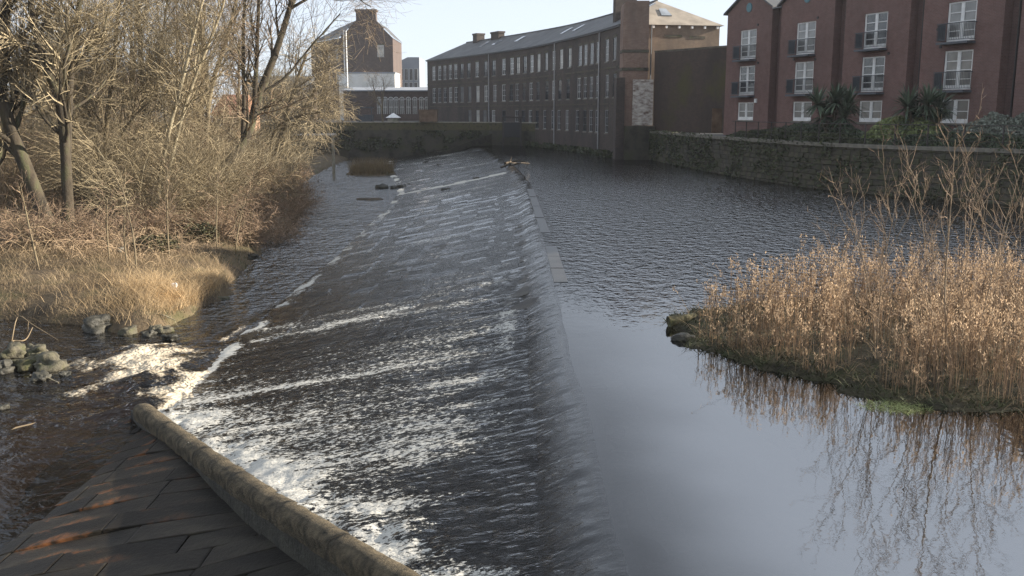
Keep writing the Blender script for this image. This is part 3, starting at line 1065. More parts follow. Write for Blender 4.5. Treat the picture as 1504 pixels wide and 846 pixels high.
def put_window(kind, w, h, root, p, n, z, glass, sill=True):
    """p plan point on the wall line, n outward normal"""
    fm, g, s, lt = window_meshes(kind, w, h)
    rz = math.atan2(-n[0], n[1]) + math.pi
    rl = root.location
    o = link('window', fm[int(abs(p[0] * 7.3 + z * 3.1) * 10) % len(fm)], root, (p[0] - rl[0], p[1] - rl[1], z - rl[2]), rz)
    link('pane', g[glass], o)
    if sill:
        link('sill', s, o)
    if kind == 'mill':
        link('lintel', lt, o)
    return o


def straight(P0, d):
    n = (-d[1], d[0])
    return lambda s: ((P0[0] + d[0] * s, P0[1] + d[1] * s), n)


def world_mesh(name, V, F, mat, root, uv=None, smooth=False):
    return rebase(link(name, mesh(name, V, F, mat, smooth, uv)), root)


# ------------------------------------------------------------------ red brick apartment block on the right bank
AP, AD = np.array([22.40, 61.74]), np.array([-0.354, 0.935])
AD = AD / np.linalg.norm(AD)
AN = np.array([-AD[1], AD[0]])
apt = empty('apartment_block', (AP[0], AP[1], COPZ), 'red brick apartment block with gables, white french windows and small balconies above the river wall', 'building')
ARL = np.array(apt.location)


def ap(s, out=0.0):
    return AP + AD * s + AN * out


def apart():
    zg, ze, za = COPZ - 0.2, 11.75, 13.25
    r = np.random.default_rng(3)
    bal_rail, bal_slab = MB(), MB()
    bw, bd, bh = 2.25, 0.62, 1.02
    bal_slab.box((-bw / 2, -bd, -0.12), (bw / 2, -0.004, 0.0))
    for zz, th in ((bh - 0.04, 0.045), (0.09, 0.03)):
        bal_rail.box((-bw / 2, -bd, zz), (bw / 2, -bd + 0.04, zz + th)).box((-bw / 2, -bd + 0.04, zz), (-bw / 2 + 0.04, -0.01, zz + th)).box((bw / 2 - 0.04, -bd + 0.04, zz), (bw / 2, -0.01, zz + th))
    for k in range(19):
        x = -bw / 2 + 0.02 + (bw - 0.04) * k / 18
        bal_rail.box((x - 0.008, -bd + 0.012, 0.12), (x + 0.008, -bd + 0.028, bh - 0.04))
    for y in np.linspace(-bd + 0.12, -0.1, 5):
        for x in (-bw / 2 + 0.02, bw / 2 - 0.02):
            bal_rail.box((x - 0.008, y - 0.008, 0.12), (x + 0.008, y + 0.008, bh - 0.04))
    brm, bsm = bal_rail.mesh('railing', 'dark_metal'), bal_slab.mesh('balcony', 'slab_metal')
    scr = MB().box((-bw / 2 + 0.045, -bd + 0.05, 0.13), (-bw / 2 + 0.053, -0.05, bh - 0.06)).mesh('screen', 'glass_balcony')
    vent = MB().tube([[0, 0.01, 0], [0, -0.05, 0]], [0.09, 0.09], 10).mesh('air_vent', 'black_plastic')
    rz = math.atan2(-AN[0], AN[1]) + math.pi
    cen = [13.45 - 6.8 * k for k in range(7)]
    for bi_, c in enumerate(cen):
        hw = 2.86
        fun = straight(ap(0), AD)
        W, z3, z2, z1 = 2.05, 10.36, 7.72, 5.04
        wc = c + (0.02 if bi_ else 0.0)
        holes = [(wc - W / 2, wc + W / 2, z - 2.14, z) for z in (z3, z2)] + [(wc - W / 2, wc + W / 2, z1 - 1.32, z1)]
        V, F, UV = facade('wall', fun, c - hw, c + hw, zg, ze, holes, 'brick_red', 0.2, gable=(c - hw, c + hw, za))
        # side returns of the projecting bay
        base = len(V)
        ex, eu = [], []
        for s in (c - hw, c + hw):
            for out in (0, -0.6):
                for z in (zg, ze):
                    q = ap(s, out)
                    ex.append((q[0], q[1], z))
                    eu.append((s + out, z))
        V = np.concatenate([V, ex])
        UV = np.concatenate([UV, eu])
        Q = np.concatenate([F[0], np.array([[0, 1, 3, 2], [4, 5, 7, 6]]) + base])
        world_mesh('wall', V, [Q] + F[1:], 'brick_red', apt, UV)
        for z, h, gi in ((z3 - 2.14, 2.14, 0), (z2 - 2.14, 2.14, 0), (z1 - 1.32, 1.32, 2)):
            put_window('french', W, h, apt, ap(wc), AN, z, [0, 2, 0, 2][int(r.integers(4))] if gi == 0 else 2, h < 2)
        for z in (z3 - 2.14, z2 - 2.14):
            q = ap(wc)
            b = link('balcony', bsm, apt, np.array([q[0], q[1], z - 0.05]) - ARL, rz)
            link('railing', brm, b)
            link('screen', scr, b)
        for du, z in ((1.6, 10.6), (1.7, 7.9), (-1.9, 9.0), (-2.1, 6.2), (-1.5, 8.05)):
            if r.random() < 0.75:
                q = ap(wc - du * 0.8 + r.uniform(-0.2, 0.2))
                link('air_vent', vent, apt, np.array([q[0], q[1], z + r.uniform(-0.15, 0.15)]) - ARL, rz)
        q = ap(c, 0.0)
        lv = MB().tube([[0, 0.01, 0], [0, -0.06, 0]], [0.34, 0.34], 18).mesh('gable_vent', 'teal_paint')
        link('gable_vent', lv, apt, np.array([q[0], q[1], 11.95]) - ARL, rz)
        # gable roof running back from the facade
        mb = MB()
        for sg in (-1, 1):
            e0, e1 = ap(c + sg * (hw + 0.3), 0.22), ap(c + sg * (hw + 0.3), -11.0)
            r0, r1 = ap(c, 0.22), ap(c, -11.0)
            ez = ze - 0.1
            mb.hexa([[*e0, ez], [*e1, ez], [*r1, za + 0.03], [*r0, za + 0.03]], [[*e0, ez + 0.12], [*e1, ez + 0.12], [*r1, za + 0.15], [*r0, za + 0.15]])
        rebase(link('roof', mb.mesh('roof', 'slate')), apt)
        # recessed strip beside the bay
        f2 = straight(ap(0, -0.55), AD)
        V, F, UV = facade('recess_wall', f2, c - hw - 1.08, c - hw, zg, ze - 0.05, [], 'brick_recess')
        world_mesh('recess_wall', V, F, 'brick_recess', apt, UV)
        q0, q1 = ap(c - hw - 1.08, 0.05), ap(c - hw, 0.05)
        q2, q3 = ap(c - hw, -3.0), ap(c - hw - 1.08, -3.0)
        mb = MB().hexa([[*q0, ze - 0.16], [*q1, ze - 0.16], [*q2, ze + 0.05], [*q3, ze + 0.05]], [[*q0, ze - 0.06], [*q1, ze - 0.06], [*q2, ze + 0.2], [*q3, ze + 0.2]])
        rebase(link('valley_gutter', mb.mesh('valley_gutter', 'lead')), apt)
        dp = ap(c - hw - 0.54, -0.48)
        rebase(link('downpipe', MB().tube([[*dp, zg], [*dp, ze - 0.2]], [0.05, 0.05], 8).mesh('downpipe', 'black_plastic')), apt)
    # end walls and back
    s0, s1 = cen[0] + 2.86, cen[-1] - 2.86 - 1.08
    for s in (s0, s1):
        a, b = ap(s, -0.003), ap(s, -11)
        mb = MB()
        mb.add([[*a, zg], [*b, zg], [*b, ze], [*a, ze]], np.array([[0, 1, 2, 3]]))
        rebase(link('end_wall', mb.mesh('end_wall', 'brick_red', uv='box')), apt)
    a, b = ap(s0, -11), ap(s1, -11)
    rebase(link('back_wall', MB().add([[*a, zg], [*b, zg], [*b, ze], [*a, ze]], np.array([[0, 1, 2, 3]])).mesh('back_wall', 'brick_red', uv='box')), apt)
    q = ap(cen[0] - 1.35)
    link('alarm_box', MB().box((-0.11, -0.12, 0), (0.11, -0.002, 0.3)).mesh('alarm_box', 'white_paint'), apt, np.array([q[0], q[1], 5.0]) - ARL, rz)


apart()

# ------------------------------------------------------------------ curved brick mill
MP = np.array([(10.2, 92.7), (8.9, 100.0), (6.6, 110.0), (2.8, 124.0), (-2.6, 137.0), (-9.9, 152.0), (-13.6, 159.0)])
ML = spline(MP, 400)
MS = np.concatenate([[0], np.cumsum(np.linalg.norm(np.diff(ML, axis=0), axis=1))])
MT = np.gradient(ML, MS, axis=0)
MT /= np.linalg.norm(MT, axis=1, keepdims=True)


def mfun(s):
    p = (np.interp(s, MS, ML[:, 0]), np.interp(s, MS, ML[:, 1]))
    t = np.array([np.interp(s, MS, MT[:, 0]), np.interp(s, MS, MT[:, 1])])
    t /= np.linalg.norm(t)
    return p, (-t[1], t[0])


def moff(s, out):
    p, n = mfun(s)
    return np.array([p[0] + n[0] * out, p[1] + n[1] * out])


def m_at_px(px):
    """arc length where a photo column meets the mill front"""
    a = (px - 752) / FPX
    zc = 4.4
    dep = ML[:, 1] * CP
    u = 752 + FPX * ML[:, 0] / dep
    return float(np.interp(px, u[::-1], MS[::-1]))


mill = empty('mill', (10.2, 92.7, 0), 'long curved dark brick mill with three rows of windows and slate roof', 'building')
MEAVE, MRIDGE, MW = 12.35, 15.0, 9.6


def build_mill():
    r = np.random.default_rng(17)
    SM = MS[-1]
    top = [638, 646.5, 654, 662, 670, 679, 689, 701, 713.6, 725.5, 740, 752, 761, 771, 781, 791, 802, 813, 824, 836, 851, 859, 868, 877, 890, 901]
    mid = [638, 646, 654, 662, 670, 679, 690, 702, 714, 727, 740, 751, 759.5, 770, 780, 790, 803, 813, 822, 834, 850, 859, 868, 877, 891, 902]
    lowr = [690, 702, 712, 725, 740, 759, 769, 779, 789, 800, 812, 821, 833, 848, 859, 868, 877, 891]
    holes, wins = [], []
    for row, (pxs, zt, h) in enumerate(((top, 11.30, 2.1), (mid, 7.92, 2.2), (lowr, 4.5, 2.25))):
        last = 1e9
        for px in pxs:
            s = m_at_px(px)
            w = 1.16
            if abs(s - last) < 1.5:
                continue
            last = s
            s = float(np.clip(s, 0.9, SM - 0.9))
            holes.append((s - w / 2, s + w / 2, zt - h, zt))
            bright = (row == 1 and 688 < px < 730) or (row == 2 and 688 < px < 728) or (row == 0 and 750 < px < 840)
            wins.append((s, w, h, zt - h, bright))
    V, F, UV = facade('wall', mfun, 0.0, SM, -0.6, MEAVE, holes, 'brick_mill', 0.2, ds=1.5)
    world_mesh('wall', V, F, 'brick_mill', mill, UV)
    for s, w, h, z, bright in wins:
        p, n = mfun(s)
        g = int(r.choice([3, 2, 1], p=[0.5, 0.35, 0.15])) if bright else int(r.choice([0, 1, 2], p=[0.45, 0.35, 0.2]))
        put_window('mill', w, h, mill, p, n, z, g)
    # stone band courses and eaves gutter
    for z0, z1, out, nm, mt in ((8.55 - 0.1, 8.62, 0.05, 'string_course', 'wall_stone_b'), (5.02, 5.16, 0.05, 'string_course', 'wall_stone_b'), (MEAVE - 0.18, MEAVE + 0.02, 0.22, 'gutter', 'dark_metal')):
        ss = np.linspace(0, SM, 60)
        mb = MB()
        for a, b in zip(ss[:-1], ss[1:]):
            A0, A1, B0, B1 = moff(a, -0.02), moff(a, out), moff(b, -0.02), moff(b, out)
            mb.hexa([[*A0, z0], [*B0, z0], [*B1, z0], [*A1, z0]], [[*A0, z1], [*B0, z1], [*B1, z1], [*A1, z1]])
        rebase(link(nm, mb.mesh(nm, mt)), mill)
    # drain pipes
    for px in (719, 815, 880):
        s = m_at_px(px)
        a = moff(s, 0.1)
        rebase(link('drainpipe', MB().tube([[*a, 0.3], [*a, MEAVE - 0.1]], [0.07, 0.07], 8).mesh('drainpipe', 'pipe_grey')), mill)
    # end walls and back wall
    for s, nm in ((0.0, 'end_wall'), (SM, 'end_wall')):
        a, b = moff(s, 0), moff(s, -MW)
        V = np.array([[*a, -0.6], [*b, -0.6], [*b, MEAVE], [*a, MEAVE]])
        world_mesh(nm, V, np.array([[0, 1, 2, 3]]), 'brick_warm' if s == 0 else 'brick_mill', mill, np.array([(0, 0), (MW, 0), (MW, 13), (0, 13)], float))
    ss = np.linspace(0, SM, 30)
    V = [(*moff(s, -MW), z) for s in ss for z in (-0.6, MEAVE)]
    world_mesh('back_wall', V, grid(30, 2), 'brick_mill', mill, np.array([(s, z) for s in ss for z in (0, 13)], float))
    # roof with hipped ends
    ss = np.concatenate([[-0.35], np.linspace(4.6, SM - 4.6, 40), [SM + 0.35]])
    V = []
    for k, s in enumerate(ss):
        sc_ = float(np.clip(s, 0, SM))
        ex = s - sc_
        t = np.array([np.interp(sc_, MS, MT[:, 0]), np.interp(sc_, MS, MT[:, 1])]) * ex
        rz_ = MRIDGE
        for out, z in ((0.34, MEAVE - 0.05), (-MW / 2, rz_), (-MW - 0.34, MEAVE - 0.05)):
            if k in (0, len(ss) - 1) and out == -MW / 2:
                z = MEAVE - 0.05
            V.append((*(moff(sc_, out) + t), z))
    G = grid(len(ss), 3)
    N = len(V)
    world_mesh('roof', V, [G[2:-2], np.array([[0, 4, 3], [2, 5, 4], [N - 3, N - 6, N - 5], [N - 1, N - 5, N - 4], [N - 3, N - 5, N - 1]])], 'slate', mill)
    world_mesh('hip_end', np.array(V)[[0, 2, 4]], np.array([[0, 1, 2]]), 'slate_sunlit', mill)  # sunlit tone of this face is put into its slate colour
    # ridge capping
    rd = [(*moff(s, -MW / 2), MRIDGE + 0.02) for s in np.linspace(4.6, SM - 4.6, 40)]
    rebase(link('ridge', MB().tube(rd, [0.12] * 40, 6).mesh('ridge', 'slate')), mill)
    # skylights
    for px, tt in ((684, 0.62), (703, 0.55), (735, 0.55), (800, 0.42), (817, 0.38), (905, 0.5)):
        s = m_at_px(px)
        z0, z1 = 0.35 + 0.3 * tt, 0.60 + 0.3 * tt
        q = []
        for ds_, f in ((-0.55, z0), (0.55, z0), (0.55, z1), (-0.55, z1)):
            pp = moff(s + ds_, 0.34 - (MW / 2 + 0.34) * f)
            q.append([*pp, MEAVE - 0.05 + (MRIDGE - MEAVE + 0.05) * f])
        q = np.array(q)
        up = np.array([0, 0, 0.10])
        rebase(link('skylight', MB().hexa(q + up * 0.2, q + up).mesh('skylight', 'skylight')), mill)
    t0 = MT[0]
    a, b = moff(0, -MW * 0.42) , moff(0, -MW * 0.60)
    # lit skylight on the hipped end
    def hip(f, g):
        e = moff(0, 0.34 - (MW + 0.68) * f) - t0 * 0.35
        rr = moff(4.6, -MW / 2)
        pp = e * (1 - g) + rr * g
        return np.array([*pp, (MEAVE - 0.05) * (1 - g) + MRIDGE * g])
    q = np.array([hip(0.42, 0.34), hip(0.57, 0.34), hip(0.58, 0.62), hip(0.40, 0.62)])
    rebase(link('skylight', MB().hexa(q + [0, 0, 0.02], q + [0, -0.03, 0.12]).mesh('skylight', 'skylight')), mill)
    # chimneys
    for px, w, d, zt in ((662, 1.5, 1.3, 16.1), (688, 2.6, 1.0, 15.9), (884, 0.75, 2.2, 15.7)):
        s = m_at_px(px)
        c = moff(s, -MW / 2 if px < 800 else -2.2)
        t = np.array([np.interp(s, MS, MT[:, 0]), np.interp(s, MS, MT[:, 1])])
        n = np.array([-t[1], t[0]])
        mb = MB()
        def ring(k, kk):
            return [c + t * w / 2 * k + n * d / 2 * kk, c - t * w / 2 * k + n * d / 2 * kk, c - t * w / 2 * k - n * d / 2 * kk, c + t * w / 2 * k - n * d / 2 * kk]
        for z0, z1, k in ((13.0, zt - 0.25, 1.0), (zt - 0.25, zt, 1.12)):
            mb.hexa([[*q, z0] for q in ring(k, k)], [[*q, z1] for q in ring(k, k)])
        ch = rebase(link('chimney', mb.mesh('chimney', 'brick_mill', uv='box')), mill)
    # openings on the near end wall
    e0, eN = moff(0, 0), moff(0, -MW)
    ed = (eN - e0) / np.linalg.norm(eN - e0)
    en = np.array([ed[1], -ed[0]])
    for k, (u, z, w, h) in enumerate(((5.0, 9.2, 1.5, 2.0), (7.4, 9.6, 1.3, 1.5))):
        put_window('mill', w, h, mill, e0 + ed * u + en * 0.02, en, z, 0)
    # eave brackets on the near end
    for u in np.linspace(3.0, 9.3, 6):
        p = e0 + ed * u
        mb = MB().box((-0.09, -0.3, -0.22), (0.09, -0.003, 0))
        link('bracket', mb.mesh('bracket', 'white_paint'), mill, (p[0] - 10.2, p[1] - 92.7, MEAVE - 0.12), math.atan2(-en[0], en[1]) + math.pi)


build_mill()


def build_pier():
    """tall rounded brick stack at the mill's corner with a patch of old whitewash"""
    base = np.array([10.55, 91.4])
    x0, x1, y0, y1 = 10.05, 12.35, 90.0, 92.5
    pr = empty('brick_stack', (11.2, 91.2, 0), 'tall brown brick stack with a rounded top at the corner of the mill', 'tower')
    n = 10
    a = np.linspace(0, math.pi / 2, n)
    top = 14.15
    rr = 0.55
    prof = [(x1, -0.5), (x1, top), (x0 + rr, top)] + [(x0 + rr - rr * math.sin(q), top - rr + rr * math.cos(q)) for q in a[1:]] + [(x0, -0.5)]
    V = [(x, y, z) for y in (y0, y1) for x, z in prof]
    k = len(prof)
    me = bpy.data.meshes.new('shaft')
    me.from_pydata(V, [], [list(range(k))[::-1], list(range(k, 2 * k))] + [[i, (i + 1) % k, k + (i + 1) % k, k + i] for i in range(k)])
    lay = me.uv_layers.new(name='UVMap')
    for lp in me.loops:
        c = me.vertices[lp.vertex_index].co
        lay.data[lp.index].uv = (c.x + c.y, c.z)
    me.materials.append(MATS['brick_pier'])
    rebase(link('shaft', me), pr)
    for z in (9.6, 8.0):
        rebase(link('band', MB().box((x0 - 0.06, y0 - 0.06, z), (x1 + 0.06, y1 + 0.06, z + 0.28)).mesh('band', 'wall_stone_b')), pr)
    rebase(link('whitewashed_brick', MB().box((x0 + 0.95, y0 - 0.3, 3.1), (x1 + 0.5, y0 - 0.003, 7.2)).mesh('whitewashed_brick', 'whitewash')), pr)
    rebase(link('buttress', MB().box((x0 + 0.25, y0 - 0.7, -0.5), (x1 + 0.7, y0 - 0.004, 3.05)).mesh('buttress', 'wall_stone')), pr)
    rebase(link('buttress', MB().box((x0 - 0.55, y0 - 0.2, -0.5), (x0 + 0.22, y1 - 0.5, 7.4)).mesh('buttress', 'brick_mill', uv='box')), pr)
    rebase(link('drainpipe', MB().tube([[x1 + 0.3, y0 + 0.4, 4], [x1 + 0.3, y0 + 0.4, 12.1]], [0.06, 0.06], 8).mesh('drainpipe', 'dark_metal')), pr)


build_pier()

# plain brick building between mill and apartments
lw = empty('brick_shed', (16, 86, 0), 'plain dark mossy brick wall of a low building between mill and apartments', 'building')
q0, q1 = pixY(962, 70, 90.0), pixY(1068, 72, 82.5)
d = np.array([q1[0] - q0[0], q1[1] - q0[1]])
L = np.linalg.norm(d)
d = d / L
fz = lambda s: ((q0[0] + d[0] * s, q0[1] + d[1] * s), (d[1], -d[0]))
V, F, UV = facade('wall', fz, 0, L, -0.5, 9.6, [(L - 1.1, L - 0.3, 2.6, 4.6)], 'brick_moss', 0.3)
world_mesh('wall', V, F, 'brick_moss', lw, UV)
bk = np.array([-d[1], d[0]])
a0, a1 = np.array(fz(0)[0]), np.array(fz(L)[0])
mb = MB().hexa([[*a0, 9.6], [*a1, 9.6], [*(a1 + bk * 5), 9.6], [*(a0 + bk * 5), 9.6]], [[*(a0 - bk * .1), 9.75], [*(a1 - bk * .1), 9.75], [*(a1 + bk * 5), 10.0], [*(a0 + bk * 5), 10.0]])
rebase(link('roof', mb.mesh('roof', 'coping')), lw)
mb = MB().add([[*a1, -0.5], [*(a1 + bk * 5), -0.5], [*(a1 + bk * 5), 9.6], [*a1, 9.6]], np.array([[0, 1, 2, 3]]))
rebase(link('end_wall', mb.mesh('end_wall', 'brick_moss', uv='box')), lw)
dr = fz(L - 0.7)[0]
rebase(link('door', MB().box((dr[0] - 0.5, dr[1] + 0.22, 2.6), (dr[0] + 0.5, dr[1] + 0.3, 4.6)).mesh('door', 'timber')), lw)

# ------------------------------------------------------------------ stone river wall on the right with railing
WL = spline(WALL, 300)
WS = np.concatenate([[0], np.cumsum(np.linalg.norm(np.diff(WL, axis=0), axis=1))])


def wfun(s, out=0.0):
    p = np.array([np.interp(s, WS, WL[:, 0]), np.interp(s, WS, WL[:, 1])])
    q = np.array([np.interp(s + 0.05, WS, WL[:, 0]), np.interp(s + 0.05, WS, WL[:, 1])]) - np.array([np.interp(s - 0.05, WS, WL[:, 0]), np.interp(s - 0.05, WS, WL[:, 1])])
    q /= np.linalg.norm(q)
    n = np.array([-q[1], q[0]])
    return p + n * out, n, q


rwall = empty('river_wall', (WALL[4][0], WALL[4][1], 0), 'old dark stone river wall along the right bank below the apartments', 'wall')
RWL = np.array(rwall.location)
r = np.random.default_rng(23)
cand = []
zc = -0.45
row = 0
while zc < COPZ - 0.25:
    hh = min(r.uniform(0.26, 0.36), COPZ - 0.16 - zc)
    s = r.uniform(0, 0.5) + 9
    while s < WS[-1] - 0.3:
        ln = r.uniform(0.5, 1.0)
        cand.append((s, ln, zc, hh))
        s += ln
    zc += hh
    row += 1


def stone_pts(s, ln, z, hh):
    (a, na, _), (b, nb_, _) = wfun(s + 0.012), wfun(s + ln - 0.012)
    o_ = r.uniform(0.0, 0.05)
    A1, B1 = a + na * o_, b + nb_ * (o_ + r.uniform(-0.012, 0.012))
    A0, B0 = a - na * 0.22, b - nb_ * 0.22
    z0, z1 = z + 0.01, z + hh - 0.01
    A2, B2 = A1 + na * 0.025 + (b - a) * 0.04, B1 + nb_ * 0.025 - (b - a) * 0.04
    V = [[*A0, z0], [*B0, z0], [*B0, z1], [*A0, z1], [*A1, z0], [*B1, z0], [*B1, z1], [*A1, z1], [*A2, z0 + .03], [*B2, z0 + .03], [*B2, z1 - .03], [*A2, z1 - .03]]
    F = [[0, 1, 5, 4], [1, 2, 6, 5], [2, 3, 7, 6], [3, 0, 4, 7], [4, 5, 9, 8], [5, 6, 10, 9], [6, 7, 11, 10], [7, 4, 8, 11], [8, 9, 10, 11]]
    return np.array(V, float), np.array(F)


vis = [c for c in cand if wfun(c[0])[0][1] > 44.5 and c[2] > -0.3]
vis.sort(key=lambda c: wfun(c[0])[0][1])
big = set(vis[:295])
rest = {'wall_stone': MB(), 'wall_stone_b': MB()}
for c in cand:
    V, F = stone_pts(*c)
    mt = 'wall_stone' if r.random() < 0.6 else 'wall_stone_b'
    if c in big:
        ctr = V.mean(0)
        link('stone', mesh('stone', V - ctr, F, mt), rwall, ctr - RWL)
    else:
        rest[mt].add(V, F)
for mt, mb in rest.items():
    o = rebase(link('far_stones', mb.mesh('far_stones', mt)), rwall)
    o['kind'] = 'stuff'
ss = np.linspace(8.5, WS[-1], 70)
mb = MB()
for a, b in zip(ss[:-1], ss[1:]):
    A0, A1, B0, B1 = wfun(a, -0.02)[0], wfun(a, -0.6)[0], wfun(b, -0.02)[0], wfun(b, -0.6)[0]
    mb.hexa([[*A0, -0.6], [*B0, -0.6], [*B1, -0.6], [*A1, -0.6]], [[*A0, COPZ - 0.17], [*B0, COPZ - 0.17], [*B1, COPZ - 0.17], [*A1, COPZ - 0.17]])
rebase(link('core', mb.mesh('core', 'wall_stone')), rwall)
s = 9.0
while s < WS[-1] - 1.0:
    ln = r.uniform(1.0, 1.5)
    A0, A1, B0, B1 = wfun(s + .006, 0.12)[0], wfun(s + .006, -0.62)[0], wfun(s + ln - .006, 0.12)[0], wfun(s + ln - .006, -0.62)[0]
    z0, z1 = COPZ - 0.165, COPZ + 0.02 + r.uniform(-0.01, 0.01)
    ctr = np.array([*((A0 + B1) / 2), COPZ])
    mb = MB().hexa(np.array([[*A0, z0], [*B0, z0], [*B1, z0], [*A1, z0]]) - ctr, np.array([[*A0, z1], [*B0, z1], [*B1, z1], [*A1, z1]]) - ctr)
    link('coping_stone', mb.mesh('coping_stone', 'coping'), rwall, ctr - RWL)
    s += ln

rail = empty('railing', (WALL[4][0], WALL[4][1], COPZ), 'thin dark metal railing of posts and horizontal bars along the river wall', 'railing')
RLL = np.array(rail.location)
postm = MB().box((-0.03, -0.03, 0), (0.03, 0.03, 1.12)).box((-0.06, -0.06, -0.01), (0.06, 0.06, 0.02)).mesh('post', 'rail_rust')
for s in np.arange(9.5, 50.5, 1.9):
    p, n, q = wfun(s, -0.3)
    link('post', postm, rail, np.array([*p, COPZ + 0.01]) - RLL, math.atan2(q[1], q[0]))
ss = np.linspace(9.3, 50, 60)
for z, rr in ((1.10, 0.026), (0.84, 0.013), (0.58, 0.013), (0.32, 0.013)):
    P = np.array([[*wfun(s, -0.3)[0], COPZ + z] for s in ss])
    rebase(link('rail', MB().tube(P, [rr] * 60, 5).mesh('rail', 'rail_rust')), rail)

# ------------------------------------------------------------------ far river wall, left of the mill
fw = empty('far_wall', (-10, 128.4, 0), 'dark stone and concrete wall closing the far end of the weir', 'wall')
FL = np.array([(-60.0, 131.0), (-22.0, 131.0), (-12.0, 130.5), (-3.0, 128.5), (0.8, 126.5), (3.3, 123.2)])
mb, mc, mt_ = MB(), MB(), MB()
ss = np.linspace(0, 5, 61)
PF = np.stack([np.interp(ss, range(6), FL[:, 0]), np.interp(ss, range(6), FL[:, 1])], 1)
for a, b in zip(PF[:-1], PF[1:]):
    t = (b - a) / np.linalg.norm(b - a)
    n = np.array([t[1], -t[0]])
    for m_, o1, o0, z0, z1 in ((mb, 0.0, -0.8, -3.0, 1.9), (mc, 0.04, -0.7, 1.9, 2.86), (mt_, 0.16, -0.75, 2.865, 2.99)):
        A0, A1, B0, B1 = a + n * o1, a + n * o0, b + n * o1, b + n * o0
        m_.hexa([[*A0, z0], [*B0, z0], [*B1, z0], [*A1, z0]], [[*A0, z1], [*B0, z1], [*B1, z1], [*A1, z1]])
rebase(link('lower_wall', mb.mesh('lower_wall', 'wall_stone')), fw)
rebase(link('parapet', mc.mesh('parapet', 'moss_stone')), fw)
rebase(link('coping', mt_.mesh('coping', 'concrete')), fw)
# sloping side wall that runs down to the weir end, and the sluice opening
a, b = pixY(722, 196, 126.8), pixY(640, 226, 121)
mb = MB().hexa([[a[0], a[1], -2.5], [b[0], b[1], -2.5], [b[0], b[1] + 0.8, -2.5], [a[0], a[1] + 0.8, -2.5]], [[a[0], a[1], a[2]], [b[0], b[1], b[2]], [b[0], b[1] + 0.8, b[2]], [a[0], a[1] + 0.8, a[2]]])
tag(link('wing_wall', mb.mesh('wing_wall', 'wall_stone')), 'sloping dark stone wing wall beside the far end of the weir', 'wall')
sg = pixY(752, 190, 124.4)
sl_ = empty('sluice_gate', (sg[0], sg[1], 0), 'dark timber sluice gate in a frame at the foot of the mill', 'gate')
rebase(link('gate_board', MB().box((sg[0] - 1.0, sg[1] - 0.25, 1.1), (sg[0] + 1.0, sg[1] - 0.1, 3.0)).mesh('gate_board', 'black_plastic')), sl_)
for sx in (-1.12, 1.12):
    rebase(link('post', MB().box((sg[0] + sx - 0.1, sg[1] - 0.35, -0.5), (sg[0] + sx + 0.1, sg[1] + 0.05, 3.5)).mesh('post', 'rail_rust')), sl_)
rebase(link('beam', MB().box((sg[0] - 1.3, sg[1] - 0.38, 3.5), (sg[0] + 1.3, sg[1] + 0.08, 3.7)).mesh('beam', 'rail_rust')), sl_)

# ------------------------------------------------------------------ background buildings
def boxhouse(name, label, px0, px1, Y, dep, z0, ztop, mat, turn=0.0):
    """upright block whose front spans two photo columns at distance Y"""
    xa, xb = (px0 - 752) / FPX * Y * CP, (px1 - 752) / FPX * Y * CP
    root = empty(name, ((xa + xb) / 2, Y, z0), label, 'building')
    return root, xa, xb


# tall brick house with stepped chimney
root, xa, xb = boxhouse('brick_house', 'tall brick house with a wide chimney stack and slate roof behind the bare trees', 503, 579, 190.0, 12, 2.8, 18, 'brick_far')
ze, Y = 18.1, 190.0
xm = (xa + xb) / 2
H = [(xa + 0.45 * (xb - xa) + 3.0, 0)]
fun = lambda s: ((xa + s, Y), (0, -1))
wz = 15.0
V, F, UV = facade('wall', fun, 0, xb - xa, 2.8, ze, [(7.0, 8.3, 14.6, 16.8)], 'brick_far', 0.2)
V2 = np.array([[xa, Y, ze], [xb, Y, ze], [xm + 1.9, Y, 21.2], [xm - 1.9, Y, 21.2]])
base = len(V)
world_mesh('wall', np.concatenate([V, V2]), [np.concatenate([F[0], [[base, base + 1, base + 2, base + 3]]])], 'brick_far', root, np.concatenate([UV, V2[:, [0, 2]]]))
put_window('mill', 1.3, 2.2, root, (xa + 7.65, Y), (0, -1), 14.6, 3)
mb = MB().box((xm - 1.9, Y + 0.01, 20.0), (xm + 1.9, Y + 1.6, 23.0)).box((xm - 2.1, Y - 0.2, 23.0), (xm + 2.1, Y + 1.8, 23.4))
rebase(link('chimney', mb.mesh('chimney', 'brick_far', uv='box')), root)
# receding left side: wall line runs back to the left
lx, ly = (460 - 752) / FPX * 205 * CP, 205.0
dd = np.array([lx - xa, ly - Y])
LL = np.linalg.norm(dd)
dd /= LL
f2 = lambda s: ((xa + dd[0] * s, Y + dd[1] * s), (-dd[1], dd[0]) if -dd[1] < 0 and dd[0] < 0 else (dd[1], -dd[0]))
hl = []
f2n = np.array([-dd[1], dd[0]])
f2 = lambda s: ((xa + dd[0] * s, Y + dd[1] * s), tuple(f2n))
for s in np.linspace(2.2, LL - 2.0, 4):
    for z in (9.6, 14.0):
        hl.append((s - 0.6, s + 0.6, z, z + 2.3))
V, F, UV = facade('side_wall', f2, 0, LL, 2.8, ze, hl, 'brick_far', 0.2)
world_mesh('side_wall', V, F, 'brick_far', root, UV)
for a, b, c, d in hl:
    put_window('mill', 1.2, 2.3, root, f2((a + b) / 2)[0], f2n, c, 1)
e0, e1 = np.array([xa, Y]), np.array([lx, ly])
V = [[*(e0 + f2n * .3), ze], [*(e1 + f2n * .3), ze], [lx + 5, ly + 4, 21.4], [xm - 1.8, Y + 0.05, 21.4], [xm + 1.8, Y + 0.05, 21.4], [xm + 1.8, ly + 4, 21.4], [xb + .3, Y + .05, ze], [xb + .3, ly, ze]]
